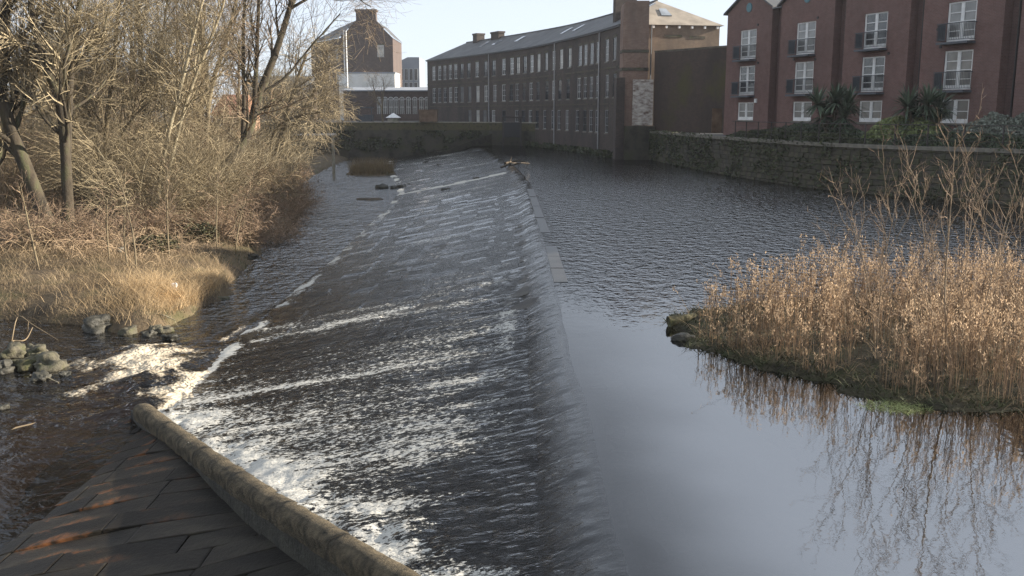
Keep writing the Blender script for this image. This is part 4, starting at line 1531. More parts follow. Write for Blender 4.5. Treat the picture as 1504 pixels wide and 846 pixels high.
world_mesh('roof', V, np.array([[0, 1, 2, 3], [4, 5, 7, 6], [3, 2, 5, 4]]), 'slate', root)
world_mesh('end_wall', [[xb, Y, 2.8], [xb, ly, 2.8], [xb, ly, ze], [xb, Y, ze]], np.array([[0, 1, 2, 3]]), 'brick_far', root, np.array([(0, 0), (15, 0), (15, 15), (0, 15)], float))
rebase(link('skylight', MB().hexa([[lx + 6, ly - 3, 19.2], [lx + 7.5, ly - 4, 19.2], [lx + 8.0, ly - 3.0, 20.2], [lx + 6.5, ly - 2, 20.2]], [[lx + 6, ly - 3, 19.4], [lx + 7.5, ly - 4, 19.4], [lx + 8.0, ly - 3.0, 20.4], [lx + 6.5, ly - 2, 20.4]]).mesh('skylight', 'skylight')), root)

# grey modern block
root, xa, xb = boxhouse('grey_block', 'pale grey modern block with a sloping roofline behind the arched hall', 580, 617, 225.0, 12, 2.8, 16, 'cladding_grey')
Y = 225.0
h0, h1 = pixY(580, 94, Y)[2], pixY(600, 84, Y)[2]
xk = (600 - 752) / FPX * Y * CP
m_ = bpy.data.meshes.new('wall')
V = [(xa, Y, 2.8), (xb, Y, 2.8), (xb, Y, h1), (xk, Y, h1), (xa, Y, h0), (xa, Y + 14, 2.8), (xb, Y + 14, 2.8), (xb, Y + 14, h1), (xk, Y + 14, h1), (xa, Y + 14, h0)]
m_.from_pydata(V, [], [[0, 1, 2, 3, 4], [9, 8, 7, 6, 5], [1, 6, 7, 2], [2, 7, 8, 3], [3, 8, 9, 4], [4, 9, 5, 0]])
m_.materials.append(MATS['cladding_grey'])
rebase(link('wall', m_), root)
for px in (590, 597, 604, 611):
    for py in (118, 138):
        p = pixY(px, py, Y)
        put_window('plain', 0.75, 2.6, root, (p[0], Y - 0.16), (0, -1), p[2], 1, False)

# white rendered hall behind the arched one
root, xa, xb = boxhouse('white_hall', 'white rendered windowless upper wall behind the low arched hall', 499, 581, 178.0, 12, 2.8, 11, 'render_white')
zt, zb_ = pixY(540, 108, 178)[2], 2.8
rebase(link('wall', MB().box((xa, 178, zb_), (xb, 186, zt)).mesh('wall', 'render_white')), root)
rebase(link('parapet', MB().box((xa - .1, 177.9, zt), (xb + .1, 186.1, zt + 0.25)).mesh('parapet', 'cladding_grey')), root)

# low hall with arched windows
Y = 164.0
root, xa, xb = boxhouse('arched_hall', 'low brick hall with a row of tall arched windows beside the mill', 505, 640, Y, 10, 2.8, 8, 'brick_far')
zt = pixY(570, 134, Y)[2]
ah = []
apx = [574.5, 582, 590.6, 600, 609.5, 619, 627.4, 566, 557]
for px in apx:
    x = (px - 752) / FPX * Y * CP
    ah.append((x - xa - 0.36, x - xa + 0.36, 3.9, 6.6))
fun = lambda s: ((xa + s, Y), (0, -1))
V, F, UV = facade('wall', fun, 0, xb - xa, 2.7, zt, ah, 'brick_far', 0.25)
world_mesh('wall', V, F, 'brick_far', root, UV)
am = MB()
t_ = np.linspace(0, math.pi, 9)
pts = [(-0.36, 0.1, 0), (0.36, 0.1, 0)] + [(0.36 * math.cos(q), 0.1, 2.35 + 0.36 * math.sin(q)) for q in t_]
gm = bpy.data.meshes.new('pane')
gm.from_pydata(pts, [], [list(range(len(pts)))])
gm.materials.append(MATS['glass_curtain'])
fmb = MB().box((-0.03, 0.03, 0), (0.03, 0.09, 2.6)).box((-0.36, 0.03, 1.1), (0.36, 0.09, 1.17)).box((-0.36, 0.03, 2.28), (0.36, 0.09, 2.35)).box((-0.36, 0.03, 0), (-0.30, 0.09, 2.4)).box((0.30, 0.03, 0), (0.36, 0.09, 2.4))
ar = np.linspace(0, math.pi, 13)
for q0_, q1_ in zip(ar[:-1], ar[1:]):
    c0, s0_, c1, s1_ = math.cos(q0_), math.sin(q0_), math.cos(q1_), math.sin(q1_)
    fmb.hexa([[0.36 * c0, -0.04, 2.35 + 0.36 * s0_], [0.36 * c1, -0.04, 2.35 + 0.36 * s1_], [0.36 * c1, 0.09, 2.35 + 0.36 * s1_], [0.36 * c0, 0.09, 2.35 + 0.36 * s0_]],
             [[0.46 * c0, -0.04, 2.35 + 0.46 * s0_], [0.46 * c1, -0.04, 2.35 + 0.46 * s1_], [0.46 * c1, 0.09, 2.35 + 0.46 * s1_], [0.46 * c0, 0.09, 2.35 + 0.46 * s0_]])
fm_ = fmb.mesh('arched_window', 'grey_paint')
for px in apx:
    x = (px - 752) / FPX * Y * CP
    o = link('arched_window', fm_, root, (x - root.location[0], 0.0, 3.9 - 2.8))
    link('pane', gm, o)
rebase(link('roof', MB().hexa([[xa - .3, Y - .3, zt], [xb + .3, Y - .3, zt], [xb + .3, Y + 10, zt], [xa - .3, Y + 10, zt]], [[xa - .3, Y - .3, zt + .18], [xb + .3, Y - .3, zt + .18], [xb + .3, Y + 10, zt + 0.9], [xa - .3, Y + 10, zt + 0.9]]).mesh('roof', 'cladding_grey')), root)
rebase(link('end_wall', MB().box((xa + .01, Y + .3, 2.8), (xb - .01, Y + 9.9, zt - .01)).mesh('end_wall', 'brick_far', uv='box')), root)

# orange brick house behind the trees
root, xa, xb = boxhouse('orange_house', 'orange brick house glimpsed through the bare trees on the left', 312, 356, 118.0, 8, 2.0, 5, 'brick_orange')
Y = 118.0
rebase(link('wall', MB().box((xa, Y, 0), (xb, Y + 8, 3.9)).mesh('wall', 'brick_orange', uv='box')), root)
rebase(link('roof', MB().hexa([[xa - .3, Y - .3, 3.9], [xb + .3, Y - .3, 3.9], [xb + .3, Y + 8.3, 3.9], [xa - .3, Y + 8.3, 3.9]], [[xa + .3, Y + 3.7, 6.4], [xb - .3, Y + 3.7, 6.4], [xb - .3, Y + 4.3, 6.4], [xa + .3, Y + 4.3, 6.4]]).mesh('roof', 'terracotta')), root)
for x in (xa + 0.9, xb - 0.9):
    put_window('plain', 0.9, 1.2, root, (x, Y - 0.16), (0, -1), 2.2, 0, False)
# two more blocks far left so that the wood has a town behind it
for px0, px1, Y, ztp, mt, nm, lb in ((60, 190, 215, 12.5, 'brick_far', 'terrace_house', 'dim brick terrace far behind the trees at left'), (205, 300, 235, 10.5, 'cladding_grey', 'grey_shed', 'long grey shed far behind the trees at left'), (360, 452, 180, 8.2, 'brick_far', 'works_building', 'low brick works behind the leaning tree')):
    root, xa, xb = boxhouse(nm, lb, px0, px1, Y, 10, 2.8, ztp, mt)
    ym = Y + 5
    hl = [(q - 0.6, q + 0.6, z, z + 1.7) for q in np.arange(1.6, xb - xa - 1, 3.1) for z in np.arange(4.0, ztp - 2.2, 3.2)]
    V, F, UV = facade('wall', lambda s: ((xa + s, Y), (0, -1)), 0, xb - xa, 2.7, ztp, hl, mt, 0.2)
    world_mesh('wall', V, F, mt, root, UV)
    for a, b, c, d in hl:
        put_window('plain', 1.2, 1.7, root, (xa + (a + b) / 2, Y), (0, -1), c, 1, False)
    world_mesh('end_wall', [[xb, Y, 2.7], [xb, Y + 10, 2.7], [xb, Y + 10, ztp], [xb, Y, ztp]], np.array([[0, 1, 2, 3]]), mt, root, np.array([(0, 0), (10, 0), (10, 9), (0, 9)], float))
    rebase(link('roof', MB().hexa([[xa - .3, Y - .3, ztp], [xb + .3, Y - .3, ztp], [xb + .3, Y + 10.3, ztp], [xa - .3, Y + 10.3, ztp]], [[xa - .3, ym - .1, ztp + 2.6], [xb + .3, ym - .1, ztp + 2.6], [xb + .3, ym + .1, ztp + 2.6], [xa - .3, ym + .1, ztp + 2.6]]).mesh('roof', 'slate')), root)

# flag poles (two slim white masts)
for px, lb in ((504.5, 'slim white mast before the brick house, left of the pair'), (508, 'slim white mast before the brick house, right of the pair')):
    p = pixY(px, 45, 172.0)
    o = tag(link('mast', MB().tube([[p[0], p[1], 2.7], [p[0], p[1], p[2]]], [0.13, 0.10], 8).tube([[p[0], p[1], 2.7], [p[0], p[1], 3.2]], [0.28, 0.22], 8).mesh('mast', 'white_paint')), lb, 'mast', 'white masts in the yard')

# hut with a white pyramid roof, timber box on the wall, dark van-like container
p = pixY(578, 180, 140.0)
hut = empty('hut', (p[0], p[1], 2.7), 'small hut with a white pyramid roof behind the far wall', 'hut')
link('wall', MB().box((-0.75, -0.75, 0), (0.75, 0.75, 0.75)).mesh('wall', 'concrete'), hut)
link('roof', MB().add([[-1.0, -1.0, 0.75], [1.0, -1.0, 0.75], [1.0, 1.0, 0.75], [-1.0, 1.0, 0.75], [0, 0, 1.45]], np.array([[0, 1, 4], [1, 2, 4], [2, 3, 4], [3, 0, 4]])).mesh('roof', 'white_paint'), hut)
p = pixY(629.5, 181, 130.2)
bx = empty('timber_box', (p[0], p[1], 2.99), 'brown boarded timber box standing on top of the far wall', 'box')
for k in range(9):
    link('board', MB().box((-1.18 + k * 0.262, -0.62, 0.03), (-1.18 + k * 0.262 + 0.245, -0.58, 1.5)).mesh('board', 'timber'), bx)
link('body', MB().box((-1.16, -0.578, 0), (1.16, 0.6, 1.5)).mesh('body', 'timber'), bx)
link('lid', MB().box((-1.25, -0.68, 1.505), (1.25, 0.66, 1.6)).mesh('lid', 'timber'), bx)
p = pixY(538, 180, 146.0)
sh = empty('steel_container', (p[0], p[1], 2.7), 'dark steel container with an open upper shelf in the yard', 'container')
link('body', MB().box((-1.0, -0.9, 0), (1.0, 0.9, 1.15)).mesh('body', 'dark_metal'), sh)
for sx in (-0.94, 0.94):
    link('post', MB().box((sx - 0.06, -0.9, 1.15), (sx + 0.06, -0.78, 2.1)).mesh('post', 'dark_metal'), sh)
link('roof', MB().box((-1.06, -0.96, 2.1), (1.06, 0.96, 2.3)).mesh('roof', 'dark_metal'), sh)
a, b = pixY(404, 199, 92), pixY(494, 198, 92)
pb = empty('pipe_crossing', ((a[0] + b[0]) / 2, 92, 0), 'pale horizontal pipe spanning the backwater behind the tree', 'pipe')
rebase(link('pipe', MB().tube([a, b], [0.13, 0.13], 10).mesh('pipe', 'pipe_grey')), pb)
for t_ in (0.06, 0.94):
    q = a * (1 - t_) + b * t_
    rebase(link('support', MB().box((q[0] - 0.12, q[1] - 0.12, -2.6), (q[0] + 0.12, q[1] + 0.12, q[2] - 0.12)).mesh('support', 'concrete')), pb)

# ------------------------------------------------------------------ bare trees
def interp_poly(P, t):
    """points and tangents at fraction t (n,m) of polylines P (n,k,3)"""
    n, k, _ = P.shape
    x = t * (k - 1)
    i = np.clip(np.floor(x).astype(int), 0, k - 2)
    f = (x - i)[..., None]
    I = np.arange(n)[:, None]
    a, b = P[I, i], P[I, i + 1]
    return a * (1 - f) + b * f, b - a, i, f[..., 0]


def branches(P, R, m, length, r, ang=(35, 70), up=0.15, droop=0.0, jit=0.16, k=5, start=0.2, rr=0.55, tip=0.25, rmin=0.004):
    n = len(P)
    t = start + (1 - start) * (np.arange(m)[None] + r.random((n, m))) / m
    t = np.clip(t, 0, 0.995)
    B, T, i, f = interp_poly(P, t)
    I = np.arange(n)[:, None]
    rb = R[I, i] * (1 - f) + R[I, i + 1] * f
    B, T, rb = B.reshape(-1, 3), T.reshape(-1, 3), rb.reshape(-1)
    T /= np.linalg.norm(T, axis=1, keepdims=True) + 1e-9
    q = r.normal(size=T.shape)
    q -= (q * T).sum(1, keepdims=True) * T
    q /= np.linalg.norm(q, axis=1, keepdims=True) + 1e-9
    a = np.radians(r.uniform(*ang, len(T)))[:, None]
    d = T * np.cos(a) + q * np.sin(a)
    d[:, 2] += up
    d /= np.linalg.norm(d, axis=1, keepdims=True)
    L = r.uniform(*length, len(T)) * (1.15 - 0.5 * t.reshape(-1))
    out = [B]
    for s in range(k - 1):
        out.append(out[-1] + d * (L / (k - 1))[:, None])
        d = d + r.normal(size=d.shape) * jit
        d[:, 2] += up * 0.4 - droop * (s + 1) / k
        d /= np.linalg.norm(d, axis=1, keepdims=True)
    Pn = np.stack(out, 1)
    rad = np.clip(rb * rr, rmin, None)[:, None] * np.linspace(1, tip, k)[None]
    return Pn, np.maximum(rad, rmin * 0.6)


def ground_at(x, y):
    return float(bank_z(np.array([x]), np.array([y]))[0])


def make_tree(name, label, stems, r, bark='bark_mid', twig='twig_olive', limbs=11, sub=8, tw=9, limb_len=(2.2, 4.8), sub_len=(1.2, 2.8), tw_len=(0.6, 1.5), droop=0.0, up=0.2, group='bare trees on the left bank', world=False, cat='tree', tr=0.0075, start=0.22, lmin=0.012):
    """stems: lists of (px, py, Y, radius) along each trunk"""
    SP_, SR = [], []
    for st in stems:
        pts = np.array([np.array(q[:3], float) if world else pixY(*q[:3]) for q in st])
        rad = np.array([q[3] for q in st], float)
        p = spline(pts, 22)
        p[1:-1] += 0.03 * fbm(p[1:-1, 2:3] * 1.1 + np.arange(3)[None] * 7.1, p[1:-1, :1], 0, int(r.integers(999)), 2)
        SP_.append(p)
        SR.append(np.interp(np.linspace(0, 1, 22), np.linspace(0, 1, len(rad)), rad))
    b0 = SP_[0][0].copy()
    gz = ground_at(b0[0], b0[1]) if not world else b0[2]
    root = empty(name, (b0[0], b0[1], gz), label, cat, group)
    base = np.array(root.location)
    for p, rd in zip(SP_, SR):
        p = p.copy()
        if p[0, 2] < gz + 1.5 and not world:
            p = np.concatenate([[[p[0, 0], p[0, 1], gz - 0.3]], p])
            rd = np.concatenate([[rd[0] * 1.35], rd])
        V, F = tubes(p[None], rd[None], 9)
        link('trunk', mesh('trunk', V - base, F, bark, True), root)
    SP_, SR = np.array(SP_), np.array(SR)
    P1, R1 = branches(SP_, SR, limbs, limb_len, r, (28, 65), up, droop * 0.5, 0.15, 7, start, 0.5, 0.22, lmin)
    P2, R2 = branches(P1, R1, sub, sub_len, r, (25, 60), up * 0.6, droop, 0.18, 4, 0.15, 0.55, 0.3, min(lmin * .66, .008))
    V, F = tubes(P1, R1, 5)
    link('limb', mesh('limb', V - base, F, bark, True), root)
    P3, R3 = branches(P2, R2, int(tw * .85), tw_len, r, (20, 60), up * 0.3, droop * 1.4, 0.14, 3, 0.1, 0.75, 0.5, tr)
    Va, Fa = tubes(P2, R2, 3)
    Vb, Fb = tubes(P3, R3, 3)
    V = np.concatenate([Va, Vb])
    link('crown', mesh('crown', V - base, [Fa[0], Fb[0] + len(Va)], twig, False), root)
    return root


r = np.random.default_rng(77)
make_tree('riverside_tree', 'dark thick double-trunked bare tree nearest the left edge', [
    [(72, 335, 38.0, .30), (40, 250, 38.0, .26), (12, 178, 38.0, .24), (2, 120, 38.3, .2), (10, 20, 38.5, .15), (20, -60, 38.5, .1)],
    [(100, 332, 38.4, .24), (97, 240, 38.4, .2), (88, 150, 38.2, .19), (62, 85, 38.0, .15), (48, 20, 38.0, .12), (38, -50, 38.0, .08)],
    [(99, 240, 38.5, .14), (101, 170, 38.8, .14), (104, 110, 39.0, .13), (113, 40, 39.2, .11), (122, -40, 39.4, .08)]],
    r, 'bark_dark', 'twig_olive', 14, 10, 11, droop=0.10)
make_tree('riverside_tree', 'bare tree of two slim pale slanting stems in the middle of the wood', [
    [(227, 300, 44, .10), (246, 203, 44, .095), (265, 128, 44, .085), (283, 57, 44, .07), (304, -20, 44, .05)],
    [(237, 298, 44.3, .09), (265, 180, 44.4, .085), (288, 109, 44.6, .075), (321, 28, 44.8, .06), (336, -30, 45, .045)]],
    r, 'bark_pale', 'twig_olive', 14, 9, 11, (1.8, 3.8), up=0.25)
make_tree('riverside_tree', 'large dark bare tree leaning right over the river', [
    [(262, 300, 50, .20), (330, 243, 51, .21), (362, 203, 52, .22), (378, 146, 52.5, .22), (402, 85, 53, .19), (425, 14, 53.5, .15), (440, -50, 54, .1)],
    [(356, 215, 52, .12), (358, 150, 52, .11), (357, 80, 52, .09), (359, 0, 52, .07), (360, -60, 52, .05)],
    [(372, 170, 52.3, .13), (376, 110, 52, .12), (378, 50, 52, .1), (382, -40, 52, .07)],
    [(380, 140, 52.5, .08), (420, 112, 53, .07), (455, 70, 53.5, .05), (500, 20, 54, .03)],
    [(425, 14, 53.5, .09), (465, -8, 53.5, .06), (505, -12, 53, .045), (545, 10, 53, .02)]],
    r, 'bark_dark', 'twig_brown', 9, 7, 7, (1.6, 3.6), up=0.22)
make_tree('riverside_tree', 'pale twiggy willow drooping over the water at the right end of the wood', [
    [(396, 262, 70, .17), (412, 200, 70, .16), (432, 130, 70.5, .13), (450, 80, 71, .09)],
    [(400, 240, 70, .12), (428, 190, 70, .11), (458, 140, 70, .09), (478, 120, 70, .06)],
    [(392, 250, 70, .1), (405, 190, 69, .1), (440, 170, 68.5, .08), (470, 165, 68, .05)]],
    r, 'bark_mid', 'twig_olive', 12, 9, 10, (2.6, 4.6), (1.2, 2.6), (.6, 1.4), droop=0.38, up=0.05, tr=0.012)
make_tree('riverside_tree', 'upright dark bare tree between the pale stems and the thick trunks', [
    [(217, 262, 55, .17), (212, 160, 55, .15), (205, 60, 55, .12), (200, -40, 55, .08)], [(214, 180, 55, .1), (232, 90, 55.5, .08), (248, -10, 56, .06)]],
    r, 'bark_dark', 'twig_olive', 14, 10, 11)
make_tree('riverside_tree', 'brown forked bare tree left of the leaning tree', [
    [(302, 236, 60, .17), (308, 140, 60, .15), (332, 60, 60, .12), (352, -20, 60, .08)], [(306, 160, 60, .12), (300, 80, 60.5, .1), (290, -20, 61, .07)]],
    r, 'bark_mid', 'twig_brown', 13, 10, 10, up=0.28)
make_tree('riverside_tree', 'olive twiggy tree drooping between the dark trunks and pale stems', [
    [(150, 318, 46, .14), (152, 235, 46, .13), (160, 150, 46, .1), (170, 60, 46, .08), (176, -30, 46, .06)], [(150, 250, 46, .1), (128, 160, 46, .08), (118, 90, 45.6, .06)], [(152, 250, 46, .09), (190, 180, 45.5, .07), (230, 140, 45, .05)]],
    r, 'bark_mid', 'twig_olive', 15, 10, 12, (1.8, 3.8), droop=0.28, up=0.1, tr=0.009)
make_tree('riverside_tree', 'old ivy-dark bare tree cut by the left edge of the picture', [
    [(-20, 340, 39, .2), (-14, 240, 39, .18), (-30, 120, 39, .15), (-24, -30, 39, .1)], [(-16, 280, 39, .13), (14, 172, 39, .11), (18, 120, 39, .1), (2, 55, 39, .08), (-6, -30, 39, .06)]],
    r, 'bark_dark', 'twig_olive', 11, 8, 8, droop=0.12)
# trees deeper in the wood
back = [(30, 64, 'far bare tree behind the double trunks'), (130, 70, 'far bare tree left of the upright dark tree, deep in the wood'), (185, 62, 'slender bare tree deep in the wood behind the drooping one'),
        (255, 74, 'far bare tree seen between the pale stems'), (285, 66, 'bare tree deep in the wood behind the pale stems'), (345, 80, 'far bare tree behind the leaning trunk'), (402, 92, 'far bare tree above the pipe crossing'), (80, 84, 'distant bare tree high behind the left trunks'), (445, 112, 'distant bare tree left of the brick house')]
for px, Y, lb in back:
    x = (px - 752) / FPX * Y * CP
    g = ground_at(x, Y)
    h = r.uniform(10, 13) if px < 400 else r.uniform(7, 9)
    st = []
    for k in range(2):
        a, le = r.uniform(0, 6.3), r.uniform(0.5, 1.6)
        st.append([(x, Y, g - 0.2, .15), (x + .3 * le * math.cos(a), Y + .2 * math.sin(a), g + h * .35, .13), (x + .7 * le * math.cos(a), Y + .5 * math.sin(a), g + h * .7, .09), (x + le * math.cos(a), Y + math.sin(a), g + h, .04)])
    make_tree('woodland_tree', lb, st, r, 'bark_mid', ['twig_olive', 'twig_brown'][int(r.integers(2))], 13, 9, 8, (1.8, 3.8), world=True, group='trees deeper in the wood', up=0.28, start=0.15, tr=0.011)
# one small bare tree in the yard
x = (562 - 752) / FPX * 150 * CP
make_tree('yard_tree', 'small bare tree in the yard before the arched hall', [[(x, 150, 2.7, .16), (x - .1, 150, 5, .12), (x + .2, 150, 7, .08), (x + .3, 150, 9.0, .03)], [(x, 150, 4.6, .1), (x - 1, 150, 6.6, .07), (x - 1.5, 150, 9.4, .03)]], r, 'bark_mid', 'twig_brown', 8, 5, 4, (1.2, 2.4), world=True, group=None, tr=0.012)

# young saplings standing in the undergrowth by the bank
sap = [((160, 372), 34.5, (158, 290), 'thin straight sapling rising from the undergrowth left of the pale stone'), ((200, 385), 33.5, (178, 270), 'thin pale sapling leaning left above the dry grass'), ((186, 378), 34, (183, 300), 'short sapling close to the leaning pale one'),
       ((247, 360), 37, (246, 250), 'thin upright reddish sapling near the dark hollow'), ((330, 350), 43, (372, 268), 'dark sapling slanting right near the water edge'), ((345, 362), 42, (358, 300), 'small slanting sapling at the bank edge'), ((58, 395), 33, (30, 270), 'pale sapling leaning left near the left edge'), ((318, 365), 41, (320, 268), 'upright sapling beside the slanting dark one')]
for (bx0, by0), Y, (tx, ty), lb in sap:
    a, b = pixY(bx0, by0, Y), pixY(tx, ty, Y)
    a[2] = ground_at(a[0], a[1]) - 0.1
    c = (a + b) / 2 + [r.uniform(-.1, .1), 0, 0]
    make_tree('sapling', lb, [[(*a, .035), (*c, .028), (*b, .012)]], r, 'bark_mid', 'twig_rust', 9, 4, 3, (0.5, 1.1), (0.25, 0.6), (0.12, 0.3), world=True, group='saplings along the left bank', cat='sapling', up=0.25, tr=0.006)

# tall pale willow scrub that fills the wood between the trunks
scrub = [(20, 352, 45, 3.6), (130, 345, 45, 4.0), (165, 335, 43, 5.2), (200, 330, 42, 4.4), (250, 320, 46, 5.6), (275, 330, 45, 3.8), (310, 300, 52, 5.4), (345, 300, 55, 4.8), (385, 300, 58, 4.2), (60, 320, 47, 6.0), (140, 310, 50, 6.4), (225, 300, 54, 6.4), (180, 290, 60, 7.0), (295, 285, 62, 7.0), (350, 280, 68, 6.0), (100, 290, 62, 7.5), (20, 300, 58, 7.5), (400, 280, 74, 5.0), (240, 275, 72, 8.0), (150, 270, 78, 8.5), (330, 265, 84, 7.5), (60, 270, 80, 8.5), (430, 262, 88, 5.0), (-30, 330, 42, 5.0)]
where = ['left of the double trunks', 'between the double trunks and the drooping tree', 'at the foot of the drooping olive tree', 'in front of the upright dark tree', 'under the pale slanting stems', 'right of the pale stems near the grass', 'left of the leaning trunk', 'below the leaning trunk', 'right of the leaning trunk', 'behind the double trunks', 'behind the drooping olive tree', 'behind the upright dark tree', 'deep behind the upright dark tree', 'deep behind the pale stems', 'deep behind the leaning tree', 'deep between the left trunks', 'deep at the left edge', 'behind the drooping willow', 'far back between the pale stems', 'far back behind the drooping tree', 'far back left of the leaning tree', 'far back between the left trunks', 'far back above the pipe crossing', 'cut by the left edge']
for (px, py, Y, h), nm in zip(scrub, where):
    x = (px - 752) / FPX * Y * CP
    g = ground_at(x, Y)
    root = empty('willow_scrub', (x, Y, g), 'pale many-stemmed leafless willow scrub ' + nm, 'shrub', 'willow scrub filling the wood')
    n = 26
    az = r.uniform(0, 6.28, n)
    L = h * r.uniform(.55, 1.1, n)
    sp = r.uniform(.12, .62, n)
    d = np.stack([np.cos(az) * sp, np.sin(az) * sp, np.ones(n)], 1)
    d /= np.linalg.norm(d, axis=1, keepdims=True)
    p = [np.stack([np.cos(az) * .5 * r.random(n), np.sin(az) * .5 * r.random(n), -0.2 * np.ones(n)], 1)]
    for q in range(7):
        p.append(p[-1] + d * (L / 7)[:, None])
        d = d + r.normal(size=d.shape) * .09 + np.stack([np.cos(az) * .05, np.sin(az) * .05, -.05 - 0 * az], 1)
        d /= np.linalg.norm(d, axis=1, keepdims=True)
    P = np.stack(p, 1)
    R_ = r.uniform(.014, .030, (n, 1)) * np.linspace(1, .4, 8)
    far = Y > 58
    P2, R2 = branches(P, R_, 10, (1.2, 2.9), r, (15, 50), .06, .20, .13, 6, .10, .7, .5, .008 if not far else .012)
    P3, R3 = branches(P2, R2, 5 if not far else 4, (.5, 1.3), r, (15, 55), .0, .25, .12, 3, .08, .85, .55, .0065 if not far else .010)
    V1, F1 = tubes(P, R_, 4)
    link('stems', mesh('stems', V1, F1, 'bark_pale' if r.random() < .5 else 'bark_mid', True), root)['kind'] = 'stuff'
    V2, F2 = tubes(P2, R2, 3)
    V3, F3 = tubes(P3, R3, 3)
    link('twigs', mesh('twigs', np.concatenate([V2, V3]), [F2[0], F3[0] + len(V2)], 'twig_olive' if r.random() < .7 else 'twig_brown', False), root)

# rust-coloured bushes along the water
bush = [(432, 318, 62), (418, 330, 57), (404, 352, 51), (385, 372, 47), (352, 378, 44), (436, 290, 70), (300, 352, 44), (268, 345, 45), (110, 360, 37), (30, 372, 36), (205, 350, 41), (425, 268, 80), (375, 330, 52), (335, 320, 52), (60, 340, 42), (290, 310, 52), (240, 330, 46), (150, 340, 44)]
names = ['overhanging the far bend of the bank', 'second back from the bend of the bank', 'by the water below the leaning trunk', 'on the bank above the open water', 'above the golden grass tuft', 'under the drooping willow', 'behind the dark hollow', 'left of the dark hollow', 'below the double trunks', 'at the left edge behind the straw', 'right of the pale stone', 'farthest under the willow', 'under the lowest bough of the leaning tree', 'at the foot of the leaning tree', 'beside the foot of the double trunks', 'between the pale stems and the leaning tree', 'at the foot of the pale stems', 'at the foot of the drooping olive tree']
for (px, py, Y), nm in zip(bush, names):
    x = (px - 752) / FPX * Y * CP
    g = ground_at(x, Y)
    root = empty('bush', (x, Y, g), 'tangled rusty brown leafless bush ' + nm, 'bush', 'leafless bushes on the left bank')
    n = 46
    az = r.uniform(0, 6.28, n)
    L = r.uniform(1.0, 2.3, n)
    d = np.stack([np.cos(az) * r.uniform(.25, .9, n), np.sin(az) * r.uniform(.25, .9, n), np.ones(n)], 1)
    d /= np.linalg.norm(d, axis=1, keepdims=True)
    p = [np.stack([np.cos(az) * .3 * r.random(n), np.sin(az) * .3 * r.random(n), -0.15 * np.ones(n)], 1)]
    for s in range(5):
        p.append(p[-1] + d * (L / 5)[:, None])
        d = d + r.normal(size=d.shape) * .15
        d[:, 2] -= 0.16
        d /= np.linalg.norm(d, axis=1, keepdims=True)
    P = np.stack(p, 1)
    R_ = np.full((n, 6), .012) * np.linspace(1, .5, 6)
    P2, R2 = branches(P, R_, 7, (.4, 1.0), r, (25, 70), .05, .2, .2, 4, .2, .8, .5, .007)
    P3, R3 = branches(P2, R2, 4, (.2, .5), r, (25, 70), .0, .1, .2, 2, .1, .8, .5, .006)
    V1, F1 = tubes(P, R_, 4)
    link('stems', mesh('stems', V1, F1, 'bark_mid', True), root)['kind'] = 'stuff'
    V2, F2 = tubes(P2, R2, 3)
    V3, F3 = tubes(P3, R3, 3)
    link('twigs', mesh('twigs', np.concatenate([V2, V3]), [F2[0], F3[0] + len(V2)], 'twig_rust', False), root)

# bramble thicket (uncountable)
n = 11500
x = r.uniform(-40, -8, n * 3)
y = 29 + 60 * r.random(n * 3) ** 1.7
d = pldist(x, y, EDGE) * np.where(inpoly(x, y, LAND), 1, -1)
den = fbm(x * .25, y * .25, 0, 71, 3)
ok = (d > 1.2) & (x > -0.62 * y - 2) & ((y > 35) | (d > 5.0)) & (den > -0.22)
x, y, d = x[ok][:n], y[ok][:n], d[ok][:n]
n = len(x)
z = bank_z(x, y)
az = r.uniform(0, 6.28, n)
L = r.uniform(.5, 2.0, n) * np.clip(d / 4, .45, 1)
dv = np.stack([np.cos(az) * .6, np.sin(az) * .6, r.uniform(.4, 1.3, n)], 1)
dv /= np.linalg.norm(dv, axis=1, keepdims=True)
p = [np.stack([x, y, z - .05], 1)]
for s in range(4):
    p.append(p[-1] + dv * (L / 4)[:, None])
    dv[:, 2] -= .36
    dv += r.normal(size=dv.shape) * .12
    dv /= np.linalg.norm(dv, axis=1, keepdims=True)
V, F = tubes(np.stack(p, 1), np.full((n, 5), .0088) * np.linspace(1, .55, 5), 3)
stuff(link('brambles', mesh('brambles', V, F, 'bramble')), 'tangle of brown arching bramble stems under the trees')


def blades(x, y, z, L, lean, bend, w, mat, name, label, r, k=4):
    n = len(x)
    az = r.uniform(0, 6.28, n)
    dv = np.stack([np.cos(az) * lean, np.sin(az) * lean, np.ones(n)], 1)
    dv /= np.linalg.norm(dv, axis=1, keepdims=True)
    p = [np.stack([x, y, z - .04], 1)]
    for s in range(k - 1):
        p.append(p[-1] + dv * (L / (k - 1))[:, None])
        dv = dv + np.stack([np.cos(az) * bend, np.sin(az) * bend, -np.full(n, bend)], 1) * r.uniform(.3, 1.2, (n, 1))
        dv /= np.linalg.norm(dv, axis=1, keepdims=True)
    P = np.stack(p, 1)
    wv = np.stack([-np.sin(az), np.cos(az), 0 * az], 1)
    fa = r.uniform(0, 6.28, n)
    wv = np.stack([np.cos(fa), np.sin(fa), 0 * fa], 1)[:, None] * (w * r.uniform(.6, 1.3, n))[:, None, None] * np.linspace(1, .15, k)[None, :, None]
    V = np.stack([P - wv, P + wv], 2).reshape(-1, 3)
    i = np.arange(n)[:, None] * 2 * k + np.arange(k - 1)[None] * 2
    F = np.stack([i, i + 1, i + 3, i + 2], -1).reshape(-1, 4)
    return stuff(link(name, mesh(name, V, F, mat)), label)


